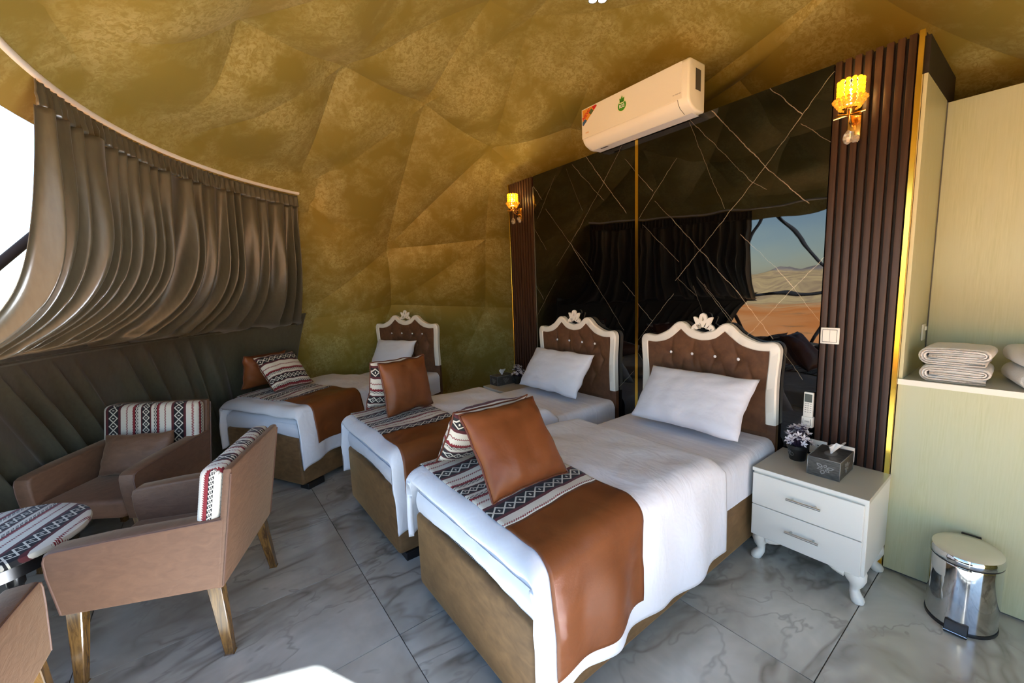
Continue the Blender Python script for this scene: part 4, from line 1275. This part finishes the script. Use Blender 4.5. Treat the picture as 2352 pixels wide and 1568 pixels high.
plate('wall_socket', -3.475, -3.39, 0.562, 0.645, 'small white wall socket half hidden by the middle bed pillow', 'socket', -0.0205, 'single', 'white wall sockets')
pl = box('power_plug', (-0.664, -0.0665, 0.588), (-0.620, -0.0312, 0.628), 'white_plastic', None, 0.010, 3)
tag(pl, 'white plug pushed into the socket behind the tissue box', 'plug')
# small bracket in the niche
ns = empty('niche_switch', (-0.436, 0.42, 1.205)); tag(ns, 'small cream switch on the side of the niche', 'switch')
box('plate', (0.0, -0.035, 0.0), (0.008, 0.035, 0.09), 'white_edge', ns, 0.002, 1)
box('rocker', (0.0082, -0.002, 0.055), (0.016, 0.022, 0.078), 'white_edge', ns, 0.002, 1)

def remote():
    root = empty('remote_control', (-0.822, -0.0085, 0.708)); tag(root, 'white air conditioner remote in its wall holder', 'remote control')
    b = box('body', (-0.0235, -0.026, 0.012), (0.0235, -0.008, 0.208), 'white_plastic', root, 0.003, 2)
    box('display', (-0.0185, -0.0268, 0.150), (0.0185, -0.0261, 0.198), 'lcd', b)
    for r_ in range(5):
        for c in range(3):
            box('button', (-0.016 + c * 0.0125, -0.0267, 0.139 - r_ * 0.0125), (-0.008 + c * 0.0125, -0.0261, 0.142 - r_ * 0.0125), 'grey_print', b)
    h = box('holder', (-0.028, -0.032, 0.0), (0.028, 0.0, 0.062), 'white_plastic', root, 0.003, 2)
    vs, fs = [], []
    pts = [(-0.019, -0.0324, 0.052), (-0.019, -0.0324, 0.014), (-0.014, -0.0324, 0.010), (0.014, -0.0324, 0.010), (0.019, -0.0324, 0.014), (0.019, -0.0324, 0.052)]
    tube_into(vs, fs, pts, 0.0012, 5)
    mob('holder_groove', vs, fs, 'grey_print', h)
    text('holder_mark', 'GREE', 0.011, 'grey_print', h, frame_xf((0, -0.0325, 0.035), (1, 0, 0), (0, 0, 1)))
remote()

# ================================================================ AIR CONDITIONER
def aircon():
    X0, X1 = -2.405, -1.497
    root = empty('air_conditioner', ((X0 + X1) / 2, 0, 2.66)); tag(root, 'white split air conditioner above the marble wall', 'air conditioner')
    ox, oz = root.location.x, root.location.z
    w = (X1 - X0) / 2
    prof = [(-0.004, 0.325), (-0.178, 0.320), (-0.196, 0.308), (-0.203, 0.29), (-0.203, 0.085), (-0.194, 0.060), (-0.170, 0.036), (-0.115, 0.012), (-0.070, 0.010), (-0.004, 0.024)]
    b = prism('body', prof, -w, w, 'ac_plastic', root, 0.016, 3)
    # front panel
    box('front_panel', (-w + 0.004, -0.2075, 0.083), (w - 0.045, -0.2025, 0.306), 'ac_plastic', root, 0.002, 1)
    # louvre flap
    fp = [(-0.2045, 0.080), (-0.1975, 0.058), (-0.1735, 0.034), (-0.120, 0.0105), (-0.118, 0.014), (-0.170, 0.040), (-0.192, 0.062), (-0.200, 0.082)]
    prism('louvre', [(y - 0.0015, z - 0.0012) for y, z in fp], -w + 0.035, w - 0.075, 'ac_plastic', root, 0.0008, 1)
    vs, fs = [], []
    tube_into(vs, fs, [(w - 0.074, y - 0.001, z) for y, z in ((-0.2045, 0.082), (-0.1985, 0.058), (-0.1745, 0.034), (-0.120, 0.0105))], 0.0016, 5)
    mob('louvre_gap', vs, fs, 'gap', b)
    box('underside', (-w + 0.03, -0.112, 0.0085), (w - 0.03, -0.02, 0.0105), 'ac_grey', root)
    box('sensor', (-w + 0.10, -0.10, 0.0060), (-w + 0.17, -0.085, 0.0084), 'grey_label', root)
    box('end_label', (w - 0.0004, -0.125, 0.140), (w + 0.0010, -0.062, 0.268), 'grey_label', root)
    box('mounting_plate', (-w + 0.1, -0.004, 0.03), (w - 0.1, 0.02, 0.30), 'ac_grey', root)
    def xf(x, z, y=-0.2078): return frame_xf((x - ox, y, z - oz), (1, 0, 0), (0, 0, 1))
    # leafy round R32 sticker
    R_ = 0.036
    ring = [(0.040 * math.cos(2 * PI * k / 36), 0.040 * math.sin(2 * PI * k / 36)) for k in range(36)]
    st = shape2d('round_sticker', ring, [], 0.0008, 'pale_green', root, xf(-2.008, 2.863))
    circ = [(0.0355 * math.cos(a), 0.0355 * math.sin(a) if a > PI or True else 0) for a in [2 * PI * k / 36 for k in range(36)]]
    # green disc with the leaf notch at its top
    green = [(x, z) for x, z in circ if z < 0.024]
    green.sort(key=lambda p: (math.atan2(p[1], p[0]) - PI / 2) % (2 * PI))
    notch = [(0.025 - 0.010 * t, 0.024 - 0.009 * math.sin(PI * t / 2)) for t in (0.3, 0.8)] + [(0, 0.013)] + [(-0.025 + 0.010 * t, 0.024 - 0.009 * math.sin(PI * t / 2)) for t in (0.8, 0.3)]
    shape2d('green_disc', green + notch, [], 0.0008, 'green', st, xf(-2.008, 2.863, -0.2086))
    text('sticker_text', 'R32', 0.030, 'print_white', st, xf(-2.008, 2.859, -0.2092), 0.0003, 0.0009)
    for a, L in ((0.0, 0.050), (0.62, 0.042), (-0.62, 0.042), (1.15, 0.026), (-1.15, 0.026)):
        for sc, mt, yy in ((1.0, 'pale_green', -0.2083), (0.74, 'green', -0.2089)):
            pts = []
            for sg, ts in ((1, (0, .2, .4, .6, .8, 1)), (-1, (.8, .6, .4, .2))):
                for t in ts:
                    lx = sg * 0.010 * sc * math.sin(PI * t) ; lz = 0.016 + L * (t * sc + (1 - sc) / 2)
                    pts.append((lx * math.cos(a) + (lz - 0.016) * math.sin(a), 0.018 + (lz - 0.016) * math.cos(a) - lx * math.sin(a)))
            shape2d('leaf_print', pts, [], 0.0006, mt, st, xf(-2.008, 2.868, yy))
    # NEW corner sticker
    x0, z0 = -2.392, 2.958
    nw = shape2d('corner_sticker', [(0, 0), (0.142, 0), (0.148, -0.012), (0.010, -0.118), (0, -0.112)], [], 0.0008, 'orange', root, xf(x0, z0))
    shape2d('sticker_red', [(0.098, -0.001), (0.142, -0.001), (0.147, -0.012), (0.118, -0.034)], [], 0.0008, 'red', nw, xf(x0, z0, -0.2086))
    shape2d('sticker_olive', [(0.092, -0.012), (0.117, -0.0345), (0.088, -0.057), (0.066, -0.036)], [], 0.0008, 'olive', nw, xf(x0, z0, -0.2086))
    shape2d('sticker_ochre', [(0.064, -0.038), (0.087, -0.058), (0.050, -0.086), (0.030, -0.070)], [], 0.0008, 'orange', nw, xf(x0, z0, -0.2084))
    shape2d('sticker_blue', [(0.001, -0.090), (0.028, -0.071), (0.048, -0.088), (0.010, -0.117), (0.001, -0.111)], [], 0.0008, 'blue', nw, xf(x0, z0, -0.2086))
    a = math.radians(38)
    text('sticker_text', 'NEW', 0.040, 'red', nw, frame_xf((x0 - ox + 0.042, -0.2090, z0 - oz - 0.044), (math.cos(a), 0, math.sin(a)), (-math.sin(a), 0, math.cos(a))), 0.0003, 0.0012)
    text('small_print', 'DC INVERTER', 0.009, 'grey_print', root, xf(-1.577, 2.778, -0.2080), 0.0003)
    text('brand_print', 'GREE', 0.015, 'orange', root, xf(-2.345, 2.781, -0.2080), 0.0003)
aircon()

# ================================================================ WALL LAMPS
def sconce(loc, label):
    root = empty('wall_lamp', loc); tag(root, label, 'wall lamp', 'gilt crystal wall lamps')
    box('back_plate', (-0.028, -0.012, -0.085), (0.028, 0.0, 0.050), 'brass', root, 0.004, 2)
    tube('arm', [(0, -0.010, -0.01), (0, -0.045, -0.025), (0, -0.085, -0.005), (0, -0.10, 0.030)], 0.006, 'brass', root, n=8)
    c = Vector((0, -0.10, 0.0))
    lathe('socket', [(0.012, 0.020), (0.018, 0.028), (0.022, 0.045), (0.034, 0.052), (0.034, 0.056), (0.001, 0.056)], 'brass', root, 20, tuple(c))
    # starburst of little gilt bars
    vs, fs = [], []
    for k in range(8):
        a = 2 * PI * k / 8 + 0.2
        tube_into(vs, fs, [tuple(c + Vector((0.008 * math.cos(a), 0.008 * math.sin(a), 0.018))), tuple(c + Vector((0.062 * math.cos(a), 0.062 * math.sin(a), 0.018 + 0.012 * math.sin(3 * a))))], 0.0045, 6)
    mob('starburst', vs, fs, 'brass', root, smooth=True, angle=50)
    # beaded shade, beads too small to pick out singly
    def beads(name, spots, r_):
        bm = bmesh.new()
        for p in spots:
            bmesh.ops.create_icosphere(bm, subdivisions=2, radius=r_, matrix=Matrix.Translation(p))
        o = bob(name, bm, 'bead', root, True); o['kind'] = 'stuff'
        return o
    spots = []
    for j in range(6):
        for k in range(12):
            a = 2 * PI * (k + 0.5 * (j % 2) * 0) / 12
            spots.append(c + Vector((0.047 * math.cos(a), 0.047 * math.sin(a), 0.070 + j * 0.0205)))
    beads('bead_shade', spots, 0.0112)
    spots = []
    for k in range(18):
        a = 2 * PI * k / 18
        for j in range(4):
            rr = 0.040 + 0.0085 * j
            spots.append(c + Vector((rr * math.cos(a), rr * math.sin(a), 0.052 + 0.0125 * j)))
    beads('bead_collar', spots, 0.0078)
    bulb = lathe('bulb', [(0.001, 0.056), (0.012, 0.060), (0.016, 0.085), (0.019, 0.105), (0.015, 0.128), (0.006, 0.140), (0.001, 0.142)], 'bulb', root, 16, tuple(c))
    # faceted drop and prisms
    tube('drop_wire', [tuple(c + Vector((0, 0, 0.02))), tuple(c + Vector((0, 0, -0.055)))], 0.0015, 'brass', root, n=5)
    lathe('crystal_drop', [(0.001, -0.122), (0.016, -0.112), (0.0225, -0.092), (0.018, -0.072), (0.006, -0.056), (0.001, -0.052)], 'crystal', root, 8, tuple(c), angle=5)
    for x, z in ((-0.012, -0.055), (0.012, -0.080)):
        box('prism', (x - 0.016, -0.034, z - 0.020), (x + 0.016, -0.0125, z + 0.014), 'crystal', root, 0.006, 1)
    ld = bpy.data.lights.new('lamp_light', 'POINT'); ld.energy = 1.6; ld.color = (1.0, 0.72, 0.28); ld.shadow_soft_size = 0.02
    lo = bpy.data.objects.new('lamp_light', ld); link(lo, root); lo.location = c + Vector((0, 0, 0.172))
    return root
sconce((-0.692, -0.0205, 2.355), 'gilt crystal wall lamp, lit, near the light switch side')
sconce((-3.452, -0.0205, 2.358), 'gilt crystal wall lamp, lit, at the far left end of the wall')

# ceiling spots at the crown of the tent
def crown_light():
    root = empty('ceiling_light', (-1.862, -0.615, 3.358)); tag(root, 'chrome-rimmed ceiling light at the top edge', 'ceiling light')
    lathe('canopy', [(0.001, 0.04), (0.03, 0.04), (0.045, 0.075), (0.05, 0.17), (0.001, 0.17)], 'chrome', root, 24)
    for k in range(5):
        a = 2 * PI * k / 5 - 0.63
        cx, cy = 0.052 * math.cos(a), 0.052 * math.sin(a)
        s = lathe('spot', [(0.001, 0.055), (0.024, 0.05), (0.031, 0.018), (0.031, 0.004), (0.025, 0.004), (0.023, 0.012), (0.001, 0.012)], 'chrome', root, 24, (cx, cy, 0))
        lathe('lens', [(0.001, 0.0), (0.015, 0.002), (0.0235, 0.010), (0.001, 0.0118)], 'spot', s, 20, (cx, cy, 0))
crown_light()

# ================================================================ TOWELS, BIN
def towel(loc, w, d, label, seed, h=0.082, rz=0.0):
    """bath towel folded in three, fold layers showing on the front"""
    th = 0.0134
    path = [(w * 0.45, th), (w * 0.1, th), (-w * 0.40, th)]
    r_ = (h - 2 * th) / 2
    for k in range(1, 10):
        a = -PI / 2 - PI * k / 10; path.append((-w * 0.40 + r_ * 0.9 * math.cos(a), th + r_ + r_ * math.sin(a)))
    path += [(-w * 0.40, h - th), (0, h - th + 0.003), (w * 0.34, h - th)]
    zi = 0.0412; r2 = (h - th - zi) / 2
    for k in range(1, 8):
        a = PI / 2 - PI * k / 8; path.append((w * 0.38 + r2 * 1.5 * math.cos(a), zi + r2 + r2 * math.sin(a)))
    path += [(w * 0.33, zi), (-w * 0.05, zi), (-w * 0.40, zi)]
    n = len(path)
    nr = []
    for i, p in enumerate(path):
        a = path[max(0, i - 1)]; c = path[min(n - 1, i + 1)]
        tx, tz = c[0] - a[0], c[1] - a[1]; L = math.hypot(tx, tz); nr.append((-tz / L, tx / L))
    rows = [(-d / 2, 0.35), (-d / 2 + 0.003, 0.75), (-d / 2 + 0.010, 1.0)] + [(-d / 2 + d * k / 8, 1.0) for k in range(1, 8)] + [(d / 2 - 0.010, 1.0), (d / 2 - 0.003, 0.75), (d / 2, 0.35)]
    vs, fs = [], []
    K = 2 * n
    for y, s in rows:
        ring = []
        for i in range(n):
            e = 0.0 if 0 < i < n - 1 else -0.3
            ring.append((path[i][0] + nr[i][0] * th * (s + e * s), path[i][1] + nr[i][1] * th * (s + e * s)))
        for i in range(n - 1, -1, -1):
            e = 0.0 if 0 < i < n - 1 else -0.3
            ring.append((path[i][0] - nr[i][0] * th * (s + e * s), path[i][1] - nr[i][1] * th * (s + e * s)))
        for x, z in ring:
            wob = nz(x * 9 + seed, y * 8, z * 10)
            vs.append((x + 0.005 * wob, y + 0.006 * nz(x * 14, z * 22, seed), max(0.0004, z + 0.004 * nz(x * 8, y * 7, seed + 3) * min(1, z / 0.03))))
    for j in range(len(rows) - 1):
        for k in range(K):
            k2 = (k + 1) % K
            fs.append((j * K + k, j * K + k2, (j + 1) * K + k2, (j + 1) * K + k))
    for j, flip in ((0, True), (len(rows) - 1, False)):
        for i in range(n - 1):
            q = (j * K + i, j * K + i + 1, j * K + K - 2 - i, j * K + K - 1 - i)
            fs.append(q if flip else q[::-1])
    o = mob('folded_towel', vs, fs, 'towel', None, smooth=True)
    o.location = loc; o.rotation_euler = (0, 0, rz)
    return tag(o, label, 'towel', 'folded white towels on the ledge')
towel((-0.262, 0.150, 1.0505), 0.215, 0.26, 'lower white folded towel beside the niche corner', 1.0, 0.078, 0.05)
towel((-0.262, 0.150, 1.1345), 0.215, 0.26, 'upper white folded towel beside the niche corner', 2.0, 0.082, -0.02)
towel((0.055, 0.225, 1.0505), 0.30, 0.32, 'lower white towel of the stack cut off at right', 3.0, 0.082, 0.25)
towel((0.055, 0.225, 1.1385), 0.30, 0.32, 'upper white towel of the stack cut off at right', 4.0, 0.082, 0.25)

def bin_():
    root = empty('pedal_bin', (-0.149, -0.165, 0)); tag(root, 'chrome oval pedal bin against the cream wall', 'bin')
    sx, sy = 0.116, 0.134
    lathe('base_ring', [(0.001, 0.0), (1.005, 0.0), (1.012, 0.006), (1.005, 0.014), (0.001, 0.014)], 'black', root, 64, (0, 0, 0), sx, sy)
    lathe('bucket', [(0.001, 0.0145), (0.985, 0.0145), (0.985, 0.300), (0.97, 0.306), (0.001, 0.306)], 'chrome', root, 64, (0, 0, 0), sx, sy)
    lathe('seal', [(0.001, 0.3065), (0.99, 0.3065), (0.99, 0.313), (0.001, 0.313)], 'black', root, 64, (0, 0, 0), sx, sy)
    lathe('lid_rim', [(0.90, 0.3135), (1.0, 0.3135), (1.012, 0.320), (1.0, 0.337), (0.97, 0.345), (0.90, 0.346)], 'chrome', root, 64, (0, 0, 0), sx, sy)
    lathe('lid', [(0.001, 0.330), (0.955, 0.330), (0.965, 0.3455), (0.90, 0.352), (0.6, 0.358), (0.001, 0.361)], 'lid', root, 64, (0, 0, 0), sx, sy)
    box('hinge', (-0.032, sy * 0.97, 0.30), (0.032, sy * 0.97 + 0.012, 0.352), 'black', root, 0.002, 1)
    p = prism('pedal', [(-0.120, 0.052), (-0.138, 0.050), (-0.165, 0.016), (-0.165, 0.006), (-0.120, 0.006)], -0.036, 0.036, 'black', root, 0.002, 1)
    tube('pedal_edge', [(-0.036, -0.1655, 0.0165), (0.036, -0.1655, 0.0165)], 0.0018, 'chrome', p, n=6)
bin_()
